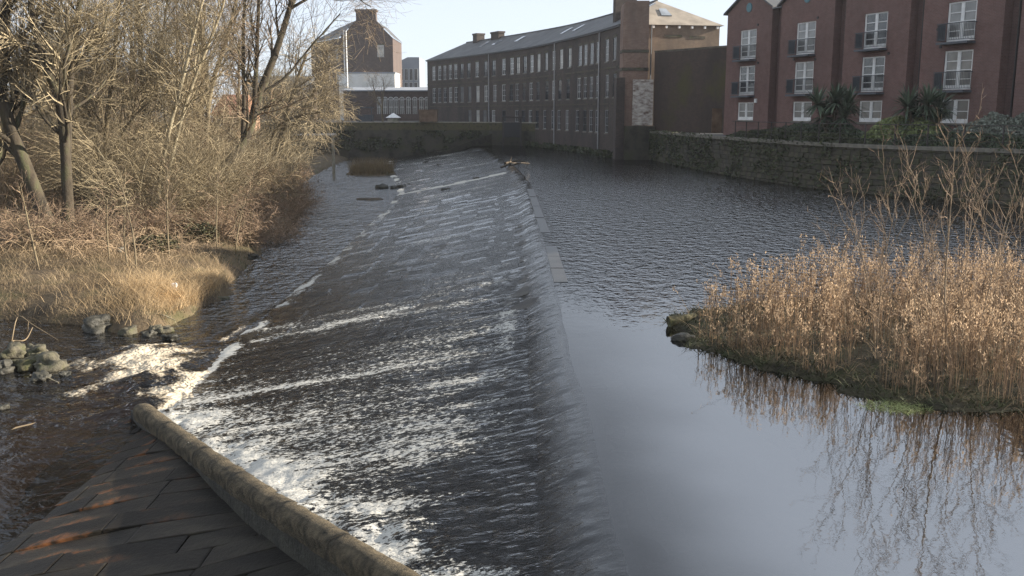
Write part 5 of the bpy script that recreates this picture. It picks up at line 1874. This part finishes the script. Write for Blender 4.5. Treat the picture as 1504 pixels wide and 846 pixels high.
def bank_pts(n, d0, d1, y0, y1, r, x0=-40, x1=-8, cl=-.3, seed=73, fr=.5):
    x, y = r.uniform(x0, x1, n * 6), r.uniform(y0, y1, n * 6)
    d = pldist(x, y, EDGE) * np.where(inpoly(x, y, LAND), 1, -1)
    ok = (d > d0) & (d < d1) & (x > -.62 * y - 2) & (fbm(x * fr, y * fr, 0, seed, 3) > cl)
    x, y = x[ok][:n], y[ok][:n]
    return x, y, bank_z(x, y)


x, y, z = bank_pts(11000, .0, 6.5, 28, 38, r, -24, -8)
blades(x, y, z, r.uniform(.25, .75, len(x)), .5, .45, .006, 'straw', 'straw_litter', 'pale flattened straw and dead stems on the near bank', r)
# golden tuft on the point of the bank
pc = pix(270, 425, -1.3)
for (cx, cy, rx, ry, n, h) in ((pix(255, 432, -1.4)[0], pix(255, 432, -1.4)[1], 2.4, 2.2, 5200, .85), (pix(320, 405, -1.4)[0], pix(320, 405, -1.4)[1], 1.1, 1.6, 2200, .75)):
    x, y = cx + rx * .48 * r.normal(size=n), cy + ry * .5 * r.normal(size=n)
    dd_ = pldist(x, y, EDGE) * np.where(inpoly(x, y, LAND), 1, -1)
    x, y = x[dd_ > .2], y[dd_ > .2]
    blades(x, y, bank_z(x, y), h * r.uniform(.35, 1.2, len(x)) * (1 + .6 * fbm(x * 1.3, y * 1.3, 0, 78, 2)), .50, .38, .0065, 'dry_grass', 'golden_grass', 'golden dry grass standing on the point of the left bank' if h > .8 else 'golden grass tuft near the bend of the bank', r)
x, y, z = bank_pts(8000, .0, 7, 33, 90, r, -30, -10, -.25)
blades(x, y, z, r.uniform(.3, .8, len(x)), .4, .3, .009, 'straw', 'dead_grass', 'dead grass along the bank farther upstream', r)
x, y, z = bank_pts(9000, -.15, 1.6, 28, 80, r, -30, -8, -.15)
blades(x, y, z, r.uniform(.12, .36, len(x)), .8, .6, .011, 'leaf_low', 'bank_greenery', 'low green plants along the river edge', r, 3)
# dark ivy / evergreen undergrowth clumps
clumps = [(50, 362, 37, 1.6, .8, 'dark green evergreen clump at the foot of the double trunks'), (215, 372, 38, 1.1, .6, 'dark leafy clump right of the pale stone'), (285, 345, 42, .8, .8, 'dark hollow leafy clump beside the golden grass'), (350, 300, 60, 1.4, .8, 'dark green clump behind the bushes'), (120, 350, 40, 1.0, .6, 'dark leafy clump between the trunks')]
for px, py, Y, rx, rz_, lb in clumps:
    x0 = (px - 752) / FPX * Y * CP
    g = ground_at(x0, Y)
    n = 2200
    v = r.normal(size=(n, 3))
    v /= np.linalg.norm(v, axis=1, keepdims=True)
    v *= (r.random((n, 1)) ** .4) * np.array([rx, rx * .8, rz_])
    v *= (1 + .5 * fbm(v[:, 0] * 1.2 + px, v[:, 1] * 1.2, v[:, 2] * 1.2, 5, 2))[:, None]
    v = v[v[:, 2] > -.1 * rz_]
    V, F = leaves(v + [0, 0, .1], .034, r)
    root = empty('evergreen_clump', (x0, Y, g), lb, 'bush', 'dark clumps in the undergrowth')
    link('foliage', mesh('foliage', V, F, 'leaf_clump'), root)
    st = np.stack([np.zeros((8, 3)), r.normal(size=(8, 3)) * [rx * .5, rx * .4, .1] + [0, 0, rz_ * .8]], 1)
    V, F = tubes(st, np.full((8, 2), .012), 4)
    link('stems', mesh('stems', V, F, 'bark_mid'), root)['kind'] = 'stuff'

# ------------------------------------------------------------------ rocks and litter on the left
rocks = [(20, 522, .42, 'flat pale rock at the left end of the rock pile', 'rock'), (52, 520, .36, 'rounded rock at the back of the rock pile', 'rock'), (38, 540, .42, 'square mossy rock in the middle of the pile', 'moss_stone'), (72, 541, .46, 'pointed mossy rock at the right of the pile', 'rock'),
         (8, 545, .40, 'dark rock low at the left of the pile', 'rock_wet'), (62, 557, .26, 'small wet rock in front of the pile', 'rock_wet'), (96, 553, .17, 'small rock tipped with foam right of the pile', 'rock_wet'), (4, 600, .16, 'small wet rock alone at the left edge', 'rock_wet'), (58, 530, .30, 'mossy rock wedged behind the pointed one', 'moss_stone'),
         (190, 490, .30, 'pale half-sunk rock at the foot of the bank', 'rock'), (150, 484, .55, 'large dark undercut rock under the straw bank', 'rock_wet'), (228, 486, .24, 'upright pale rock beside the driftwood', 'rock'), (240, 487, .28, 'square pale rock at the tip of the bank', 'rock'), (218, 492, .22, 'low dark rock between the pale ones', 'rock_wet'), (248, 499, .25, 'dark wet rock just off the bank tip', 'rock_wet'), (215, 478, .3, 'mossy rock behind the pale ones', 'moss_stone'),
         (320, 440, .36, 'smooth round flat stone at the water edge', 'rock'), (372, 380, .3, 'grey stone at the bend of the bank', 'rock_wet'), (392, 350, .28, 'dark stone on the bank above the bend', 'rock_wet'), (176, 368, .17, 'pale stone lying in the undergrowth', 'coping')]
for k, (px, py, sz, lb, mt) in enumerate(rocks):
    z = ZL if px != 176 else -.6
    p = pix(px, py, z)
    if px == 176:
        p = pixY(px, py, 36)
    sz *= .85
    V, F = blob((sz, sz * r.uniform(.7, .95), sz * .8), 100 + k * 3, 17, .6, .8 if px != 320 else .45)
    o = link('rock', mesh('rock', V, F, mt, True), None, (p[0], p[1], p[2] + sz * .12), r.uniform(0, 6))
    tag(o, lb, 'rock', 'rocks along the left bank')


def stick(name, lb, P, r0, mat, cat, sides=6, group=None, twigs=0):
    P = spline(np.array(P, float), 14)
    ctr = P[0].copy()
    R_ = np.linspace(r0, r0 * .4, 14)
    if twigs:
        root = empty(name, ctr, lb, cat, group)
        V, F = tubes((P - ctr)[None], R_[None], sides)
        link('stem', mesh('stem', V, F, mat, True), root)
        P2, R2 = branches((P - ctr)[None], R_[None], twigs, (.3, .7), r, (30, 60), .1, 0, .15, 4, .2, .6, .4, .006)
        V, F = tubes(P2, R2, 4)
        link('side_twigs', mesh('side_twigs', V, F, mat, True), root)
        return root
    V, F = tubes((P - ctr)[None], R_[None], sides, True)
    return tag(link(name, mesh(name, V, F, mat, True), None, ctr), lb, cat, group)


stick('fallen_branch', 'thin bare branch arching out of the water above the rock pile', [pix(16, 508, ZL), pix(28, 482, ZL) + [0, 0, .35], pix(50, 492, ZL) + [0, 0, .30], pix(86, 500, ZL)], .016, 'straw', 'branch', twigs=3)
stick('driftwood', 'pale stick lying over the rock pile', [pix(22, 528, ZL) + [0, 0, .5], pix(40, 526, ZL) + [0, 0, .5], pix(51, 512, ZL) + [0, 0, .6]], .025, 'straw', 'stick')
stick('driftwood', 'pale driftwood stick across the rocks at the bank tip', [pix(212, 478, ZL) + [0, 0, .3], pix(235, 478, ZL) + [0, 0, .35], pix(258, 480, ZL) + [0, 0, .2]], .03, 'bark_pale', 'stick', twigs=4)
stick('driftwood', 'short pale stick floating in front of the rock pile', [pix(64, 555, ZL) + [0, 0, .05], pix(86, 563, ZL) + [0, 0, .02]], .02, 'bark_pale', 'stick')
stick('driftwood', 'thin white twig lying at the water line of the bare slabs', [pix(73, 792, ZL) + [0, 0, .05], pix(86, 775, ZL) + [0, 0, .06], pix(96, 758, ZL) + [0, 0, .05]], .012, 'render_white', 'stick')
lf = pix(33, 630, ZL)
tag(link('leaf', mesh('leaf', [[-.16, -.14, .0], [-.02, -.09, .03], [.13, .12, .02], [.2, .2, .05], [.0, .07, .03], [-.12, -.02, .02]], np.array([[0, 1, 2, 5], [2, 3, 4, 5]]), 'straw'), None, (lf[0], lf[1], ZL + .03)), 'pale dead leaf floating near the left edge', 'leaf')
pb_ = pixY(258, 446, 31.5)
V, F = blob((.10, .08, .13), 900, 9, .5, 1.0)
tag(link('plastic_bag', mesh('plastic_bag', V, F, 'litter_white', True), None, (pb_[0], pb_[1], ground_at(pb_[0], pb_[1]) + .15)), 'crumpled pale plastic bag caught on the point of the bank', 'litter')

# ------------------------------------------------------------------ things on the weir
def plank_set(name, lb, a, b, w, n):
    """weathered flash boards laid along the crest"""
    a, b = np.array(a), np.array(b)
    root = empty(name, (a[0], a[1], 0), lb, 'boards', 'boards along the crest of the weir')
    t = (b - a) / n
    for k in range(n):
        p0, p1 = a + t * (k + .015), a + t * (k + .985)
        u = (p1 - p0) / np.linalg.norm(p1 - p0)
        nn = np.array([-u[1], u[0], 0]) * w / 2
        V = [p0 + nn, p1 + nn, p1 - nn, p0 - nn]
        V = np.array(V) - a
        link('board', MB().hexa(V + [0, 0, -.12], V + [0, 0, .012 + .006 * (k % 2)]).mesh('board', 'timber_wet'), root)
    return root


c0, c1 = pix(811, 415, 0), pix(797, 362, 0)
plank_set('crest_boards', 'three wide pale boards on the crest halfway along the weir', [1.28, c0[1], .01], [1.28, c1[1], .01], .36, 3)
c0, c1 = pix(792, 342, 0), pix(777, 278, 0)
plank_set('crest_boards', 'row of narrower boards on the crest farther along the weir', [1.22, c0[1], .0], [1.05, c1[1], .0], .34, 4)
for a, b, rr_, lb in (((742, 240), (772, 237), .10, 'log jammed on the crest near the far end of the weir'), ((736, 246), (760, 239), .07, 'thin branch caught under the jammed log on the crest'), ((750, 243), (778, 240), .06, 'bleached branch lying over the jammed log on the crest')):
    p, q = pix(*a, .15), pix(*b, .12)
    stick('log', lb, [p, (p + q) / 2 + [0, 0, .12], q], rr_, 'log_bark', 'log', 8, 'driftwood on the crest', twigs=5)
for k, (px, py, sz, lb) in enumerate(((562, 277, .42, 'dark boulder left of the log line below the far weir'), (578, 277, .26, 'dark boulder second in the line below the far weir'), (590, 276, .3, 'dark boulder third in the line below the far weir'), (602, 273, .3, 'dark boulder fourth in the line below the far weir'), (614, 268, .34, 'dark boulder at the right end of the line below the far weir'), (655, 280, .22, 'small dark stone standing on the face of the far weir'), (645, 244, .3, 'dark stone high on the far face of the weir'), (625, 240, .34, 'dark stone near the wing wall on the far weir'), (700, 263, .2, 'lone dark stone in the white stream on the weir'))):
    p = pix(px, py, ZL)
    if px > 615:
        for zz in np.linspace(-1.9, -.1, 40):
            p2 = pix(px, py, zz)
            if abs(face_z(p2[0], p2[1])[0] - zz) < .06:
                p = p2
                break
    V, F = blob((sz * 1.5, sz, sz), 300 + k * 7, 8, .34, .8)
    tag(link('boulder', mesh('boulder', V, F, 'rock_wet'), None, (p[0], p[1], p[2] + .05), r.uniform(0, 6)), lb, 'rock', 'stones in the far weir')
p = pix(543, 293, ZL)
V, F = blob((1.0, .9, .16), 55, 10, .3, 1.0)
tag(link('gravel_bar', mesh('gravel_bar', V, F, 'log_bark', True), None, (p[0], p[1], ZL - .03)), 'low brown shoal breaking the surface below the weir', 'shoal')

# reed islet by the far wall
p = pix(546, 256, ZL)
V, F = blob((2.6, 3.0, .5), 61, 14, .25, 1.0)
struct(link('islet', mesh('islet', V, F, 'soil', True), None, (p[0], p[1], ZL - .15)), 'small muddy islet near the far wall')
n = 2600
a, q = r.uniform(0, 6.28, n), np.sqrt(r.random(n))
blades(p[0] + 2.3 * q * np.cos(a), p[1] + 2.6 * q * np.sin(a), np.full(n, ZL + .1), r.uniform(.9, 1.9, n), .3, .12, .014, 'reed_far', 'far_reeds', 'dull brown reed clump on the islet near the far wall', r)

# ------------------------------------------------------------------ reed island on the right
ipx = [(988, 468), (984, 476), (1004, 492), (1012, 508), (1080, 532), (1180, 558), (1262, 580), (1300, 590), (1380, 600), (1504, 611), (1600, 618)]
ISL = [tuple(pix(a, b, 0)[:2]) for a, b in ipx] + [(14, 14.2), (15.5, 18), (13, 22.5), (9, 22.8), (6, 22.0), (4.2, 21.2)]
IL = ISL + [ISL[0]]


def isl_z(x, y):
    d = pldist(x, y, IL) * np.where(inpoly(x, y, ISL), 1, -1)
    d = d + .45 * fbm(x * 1.7, y * 1.7, 0, 81, 4)
    return np.interp(d, [-1.2, -.15, .0, .25, 1.0, 3.0], [-1.0, -.25, .0, .06, .12, .17]) + .05 * fbm(x * 2, y * 2, 0, 82, 3) * (d > 0)


struct(link('island', sheet('island', np.linspace(2.2, 17, 130), np.linspace(12.0, 24.5, 130), isl_z, 'dark_soil')), 'low muddy island covered with reeds in the upper river')


def isl_pts(n, d0, r, seed, cl, fr=.9):
    x, y = r.uniform(2.5, 15, n * 5), r.uniform(12.5, 24, n * 5)
    d = pldist(x, y, IL) * np.where(inpoly(x, y, ISL), 1, -1)
    ok = (d > d0) & (fbm(x * fr, y * fr, 0, seed, 3) > cl) & (x < .56 * y + 1.6)
    return x[ok][:n], y[ok][:n], d[ok][:n]


def reeds():
    x, y, d = isl_pts(3300, .22, r, 85, -.04, 1.6)
    n = len(x)
    z = isl_z(x, y)
    h = r.uniform(.55, 1.22, n) * np.clip(.45 + .55 * d / .8, .45, 1.12) * (1 + .75 * fbm(x * 1.1, y * 1.1, 0, 86, 3))
    az = r.uniform(0, 6.28, n)
    ln = np.abs(r.normal(0, .11, n)) + (r.random(n) < .10) * r.uniform(.2, 1.1, n)
    k = 4
    tt = np.linspace(0, 1, k)
    P = np.stack([x[:, None] + (np.cos(az) * ln * h)[:, None] * tt ** 1.6, y[:, None] + (np.sin(az) * ln * h)[:, None] * tt ** 1.6, z[:, None] - .05 + h[:, None] * tt[None]], -1)
    V, F = tubes(P, np.full((n, k), .0048) * np.linspace(1, .5, k), 3)
    per = F[0].reshape(n, -1, 4)
    dk = r.random(n) < .38
    for mk, mt, nm, lb in ((~dk, 'reed_stem', 'reeds', 'dry brown reed stems crowding the island'), (dk, 'reed_dark', 'dark_reeds', 'darker weathered reed stems among the pale ones')):
        f_ = per[mk].reshape(-1, 4)
        us_, iv = np.unique(f_, return_inverse=True)
        stuff(link(nm, mesh(nm, V[us_], iv.reshape(-1, 4), mt)), lb)
    # seed heads and curled dead leaves
    sel = r.random(n) < .72
    b = P[sel]
    m = len(b)
    q = 13
    t = r.uniform(.72, 1.03, (m, q))
    tip, base = b[:, -1], b[:, 1]
    c = base[:, None] * (1 - t[..., None]) + tip[:, None] * t[..., None]
    c = c + r.normal(size=c.shape) * np.array([.020, .020, .018])
    V, F = leaves(c.reshape(-1, 3), .0070, r, 1.6, 3.4)
    stuff(link('seed_heads', mesh('seed_heads', V, F, 'reed_plume')), 'pale fluffy seed heads on the reeds')
    q = 5
    t = r.uniform(.15, .8, (n, q))
    c = P[:, 0][:, None] * (1 - t[..., None]) + P[:, -1][:, None] * t[..., None] + r.normal(size=(n, q, 3)) * [.03, .03, .01]
    V, F = leaves(c.reshape(-1, 3), .0048, r, 1.6, 8)
    stuff(link('dead_leaves', mesh('dead_leaves', V, F, 'reed_stem')), 'curled dead leaves hanging on the reeds')


reeds()
x, y, d = isl_pts(20000, -.14, r, 87, -.3, 1.3)
keep = r.random(len(x)) < np.clip(1.3 - d * .9, .08, 1)
x, y = x[keep], y[keep]
blades(x, y, isl_z(x, y), r.uniform(.08, .34, len(x)), 1.0, .6, .012, 'leaf_low', 'island_greenery', 'low green and mossy plants round the island edge', r, 3)
x, y, d = isl_pts(2600, .1, r, 88, -.3, 1.3)
blades(x, y, isl_z(x, y), r.uniform(.3, .8, len(x)), .8, .5, .005, 'straw', 'island_straw', 'broken straw lying between the reeds', r)
pt_ = pix(1318, 598, 0)
n = 1100
a, q = r.uniform(0, 6.28, n), np.sqrt(r.random(n))
gx, gy = pt_[0] + .55 * q * np.cos(a), pt_[1] + .3 * q * np.sin(a)
blades(gx, gy, np.full(n, .0), r.uniform(.08, .22, n), 1.2, .7, .007, 'leaf_sunpatch_and_weed', 'water_weed', 'bright green weed patch at the near edge of the island', r, 3)
lg = pix(992, 468, .12)
stick('log', 'mossy cut log lying at the tip of the island', [pix(982, 473, .1), pix(1000, 469, .14), pix(1020, 463, .16)], .13, 'moss_stone', 'log', 9)
p = pix(1004, 499, 0)
V, F = blob((.22, .13, .14), 401, 9, .3, .8)
tag(link('rock', mesh('rock', V, F, 'rock_wet'), None, (p[0], p[1], .03)), 'black rounded rock in the water off the island tip', 'rock')

isap = [((1392, 590), 15.2, [(1388, 470), (1392, 350), (1403, 205)], .030, 'tallest pale sapling on the island, straight with many shoots', 13),
        ((1283, 570), 16.4, [(1284, 480), (1270, 390), (1235, 280)], .018, 'forked sapling left of the tallest on the island', 8), ((1287, 572), 16.3, [(1290, 480), (1300, 380), (1318, 290)], .018, 'thin sapling leaning right beside the forked one', 7),
        ((1352, 585), 15.5, [(1350, 480), (1330, 390), (1290, 275)], .016, 'sapling shoot leaning left in front of the tallest one', 6), ((1428, 590), 15.1, [(1440, 480), (1462, 380), (1500, 250)], .018, 'sapling shoot leaning right behind the tallest one', 7),
        ((1520, 560), 16.5, [(1505, 470), (1480, 400), (1440, 330)], .02, 'bare shoot leaning in from the right edge', 6), ((1545, 560), 16.0, [(1530, 430), (1505, 380), (1470, 335)], .016, 'low bare shoot at the right edge', 5),
        ((1245, 555), 17.3, [(1243, 480), (1238, 420), (1228, 370)], .012, 'small thin shoot left among the reeds', 5), ((1410, 585), 15.6, [(1415, 450), (1425, 330), (1434, 268)], .014, 'slim straight shoot just right of the tallest sapling', 6), ((1375, 585), 15.8, [(1368, 450), (1356, 330), (1345, 250)], .014, 'slim shoot just left of the tallest sapling', 6)]
for (bx0, by0), Y, up_, rad, lb, nb_ in isap:
    a = pixY(bx0, by0, Y)
    a[2] = float(isl_z(np.array([a[0]]), np.array([a[1]]))[0]) - .05
    pts = [(*a, .66 * rad)] + [(*pixY(u, v, Y), .66 * rad * f) for (u, v), f in zip(up_, (.8, .55, .2))]
    make_tree('island_sapling', lb, [pts], r, 'bark_sapling', 'twig_rust', nb_ + 3, 5, 3, (.6, 1.6), (.25, .7), (.1, .25), world=True, group='saplings on the reed island', cat='sapling', up=.45, tr=.0028, start=.18, lmin=.006)

# ------------------------------------------------------------------ planting in front of the apartments
def shrub(name, lb, s0, s1, out0, out1, h, mat, n, size, zb=COPZ - .1, wob=.35):
    """leafy mass between two stations along the river wall"""
    s, o_ = r.uniform(s0, s1, n), r.uniform(out0, out1, n)
    P = np.array([wfun(a, b)[0] for a, b in zip(s, o_)])
    e = np.sin(np.clip((s - s0) / (s1 - s0), 0, 1) * math.pi) ** .35 * np.sin(np.clip((o_ - out0) / (out1 - out0), 0, 1) * math.pi) ** .4
    top = h * e * (1 + wob * fbm(P[:, 0] * .9, P[:, 1] * .9, 0, int(s0 * 7), 3))
    z = zb + top * (1 - .55 * r.random(n) ** 2.2)
    c, _, _ = wfun((s0 + s1) / 2, (out0 + out1) / 2)
    root = empty(name, (c[0], c[1], zb), lb, 'shrub')
    V, F = leaves(np.column_stack([P, z]) - np.array(root.location), size, r, .2, 1.5)
    link('foliage', mesh('foliage', V, F, mat), root)
    k = 14
    si, oi = r.uniform(s0 + .2, s1 - .2, k), r.uniform(out0 * .7 + out1 * .3, out0 * .3 + out1 * .7, k)
    b = np.array([[*wfun(a, q)[0], zb - .1] for a, q in zip(si, oi)]) - np.array(root.location)
    e = b + np.column_stack([r.normal(0, .15, (k, 2)), np.full(k, h * .7)])
    V, F = tubes(np.stack([b, (b + e) / 2 + .05, e], 1), np.full((k, 3), .015), 4)
    link('stems', mesh('stems', V, F, 'bark_mid'), root)['kind'] = 'stuff'
    return root


def s_px(px):
    u = 752 + FPX * WL[:, 0] / (WL[:, 1] * CP + CAMZ * SP)
    return float(np.interp(px, u[::-1], WS[::-1]))


shrub('hedge', 'long grey-green clipped hedge below the right-hand apartment windows', s_px(1560), s_px(1345), -4.2, -2.0, 1.7, 'leaf_grey', 9000, .05)
shrub('hedge', 'green hedge mound with sunlight painted into its leaf colour in front of the third gable', s_px(1335), s_px(1215), -4.0, -1.8, 1.65, 'leaf_sunpatch_and_weed', 6500, .05)  # lighter leaves stand for a patch of sunlight
shrub('hedge', 'dark low hedge below the first two gables', s_px(1222), s_px(1075), -3.6, -1.6, 1.2, 'leaf_hedge', 6500, .055)
shrub('hedge', 'dark rough hedge spilling through the railing at right', s_px(1620), s_px(1270), -1.7, -.7, .75, 'leaf_hedge', 8000, .05)
shrub('hedge', 'dark rough hedge behind the railing toward the mill', s_px(1262), s_px(1050), -1.6, -.7, .7, 'leaf_ivy', 7000, .05)


def palm(px, py, Y, zt, w, lb):
    x = (px - 752) / FPX * Y * CP
    root = empty('palm_tree', (x, Y, COPZ), lb, 'palm', 'palms in front of the apartments')
    heads = [(-w * .36, 0, zt - 1.2), (w * .36, .3, zt - 1.25), (0.02, -.3, zt - 1.1), (-w * .12, .5, zt - 1.9), (w * .2, -.4, zt - 2.0)]
    for hx, hy, hz in heads:
        V, F = tubes(np.array([[[0, 0, -.1], [hx * .6, hy * .6, (hz - COPZ) * .5], [hx, hy, hz - COPZ]]]), np.array([[.14, .11, .1]]), 8)
        link('trunk', mesh('trunk', V, F, 'log_bark', True), root)
        n = 130
        az = r.uniform(0, 6.28, n)
        el = r.uniform(-.5, 1.4, n)
        d = np.stack([np.cos(az) * np.cos(el), np.sin(az) * np.cos(el), np.sin(el)], 1)
        L = r.uniform(.9, 1.5, n)
        p = [np.repeat([[hx, hy, hz - COPZ]], n, 0)]
        for s in range(5):
            p.append(p[-1] + d * (L / 5)[:, None])
            d[:, 2] -= .13
            d /= np.linalg.norm(d, axis=1, keepdims=True)
        P = np.stack(p, 1)
        wv = np.cross(P[:, -1] - P[:, 0], [0, 0, 1.0])
        wv /= np.linalg.norm(wv, axis=1, keepdims=True) + 1e-9
        wv = wv[:, None] * (np.array([.025, .055, .06, .05, .03, .004]))[None, :, None]
        V = np.stack([P - wv, P + wv], 2).reshape(-1, 3)
        i = np.arange(n)[:, None] * 12 + np.arange(5)[None] * 2
        link('crown', mesh('crown', V, np.stack([i, i + 1, i + 3, i + 2], -1).reshape(-1, 4), 'leaf_palm'), root)


palm(1224, 150, 58.5, 5.95, 2.6, 'dark spiky palm in front of the gap between the second and third gables')
palm(1358, 150, 53.0, 5.75, 2.5, 'dark spiky palm in front of the gap between the third and fourth gables')

# ivy and weeds hanging on the river wall
n = 5500
s = r.uniform(9.5, WS[-1] - 1, n * 2)
z = r.uniform(-.05, COPZ + .15, n * 2)
ok = fbm(s * .35, z * .7, 0, 91, 4) + .10 * (z - 1) + .25 * sstep(24, 40, s) > .12
s, z = s[ok][:n], z[ok][:n]
P = np.array([[*wfun(a, r.uniform(.06, .16))[0], b] for a, b in zip(s, z)])
V, F = leaves(P, .06, r, -.3, 1.4)
stuff(link('wall_ivy', mesh('wall_ivy', V, F, 'leaf_ivy')), 'dull ivy and weeds clinging to the river wall')
n = 1500
P = np.column_stack([r.uniform(0, 1, n) * 0, r.uniform(93.5, 126, n), r.uniform(0, .7, n) ** 1.5])
P[:, 0] = np.array([moff(np.interp(b, ML[:, 1], MS), r.uniform(.1, .9))[0] for b in P[:, 1]])
V, F = leaves(P, .09, r)
stuff(link('mill_weeds', mesh('mill_weeds', V, F, 'leaf_ivy')), 'straggling weeds at the waterline of the mill')
n = 2600
x = r.uniform(-24, -4, n)
P = np.column_stack([x, np.interp(x, FL[:, 0], FL[:, 1]) - r.uniform(.05, .25, n), -1 + r.uniform(0, 1, n) * 2.9])
P = P[fbm(P[:, 0] * .4, P[:, 2] * .7, 0, 95, 3) > 0]
V, F = leaves(P, .09, r)
stuff(link('far_wall_weeds', mesh('far_wall_weeds', V, F, 'leaf_ivy')), 'dark weeds hanging on the far wall')


# ------------------------------------------------------------------ winter haze
hz = NT('haze')
hz.t.nodes.remove(hz.b)
pv = hz.n('ShaderNodeVolumePrincipled')
pv.inputs['Color'].default_value = (0.90, 0.93, 1.0, 1)
pv.inputs['Density'].default_value = 0.00025
pv.inputs['Anisotropy'].default_value = 0.3
hz.l(pv.outputs[0], hz.out.inputs['Volume'])
ho = link('haze', MB().box((-4200, -650, -4.6), (4200, 6100, 26.5)).mesh('haze', 'haze'))
stuff(ho, 'thin pale winter haze over the river')
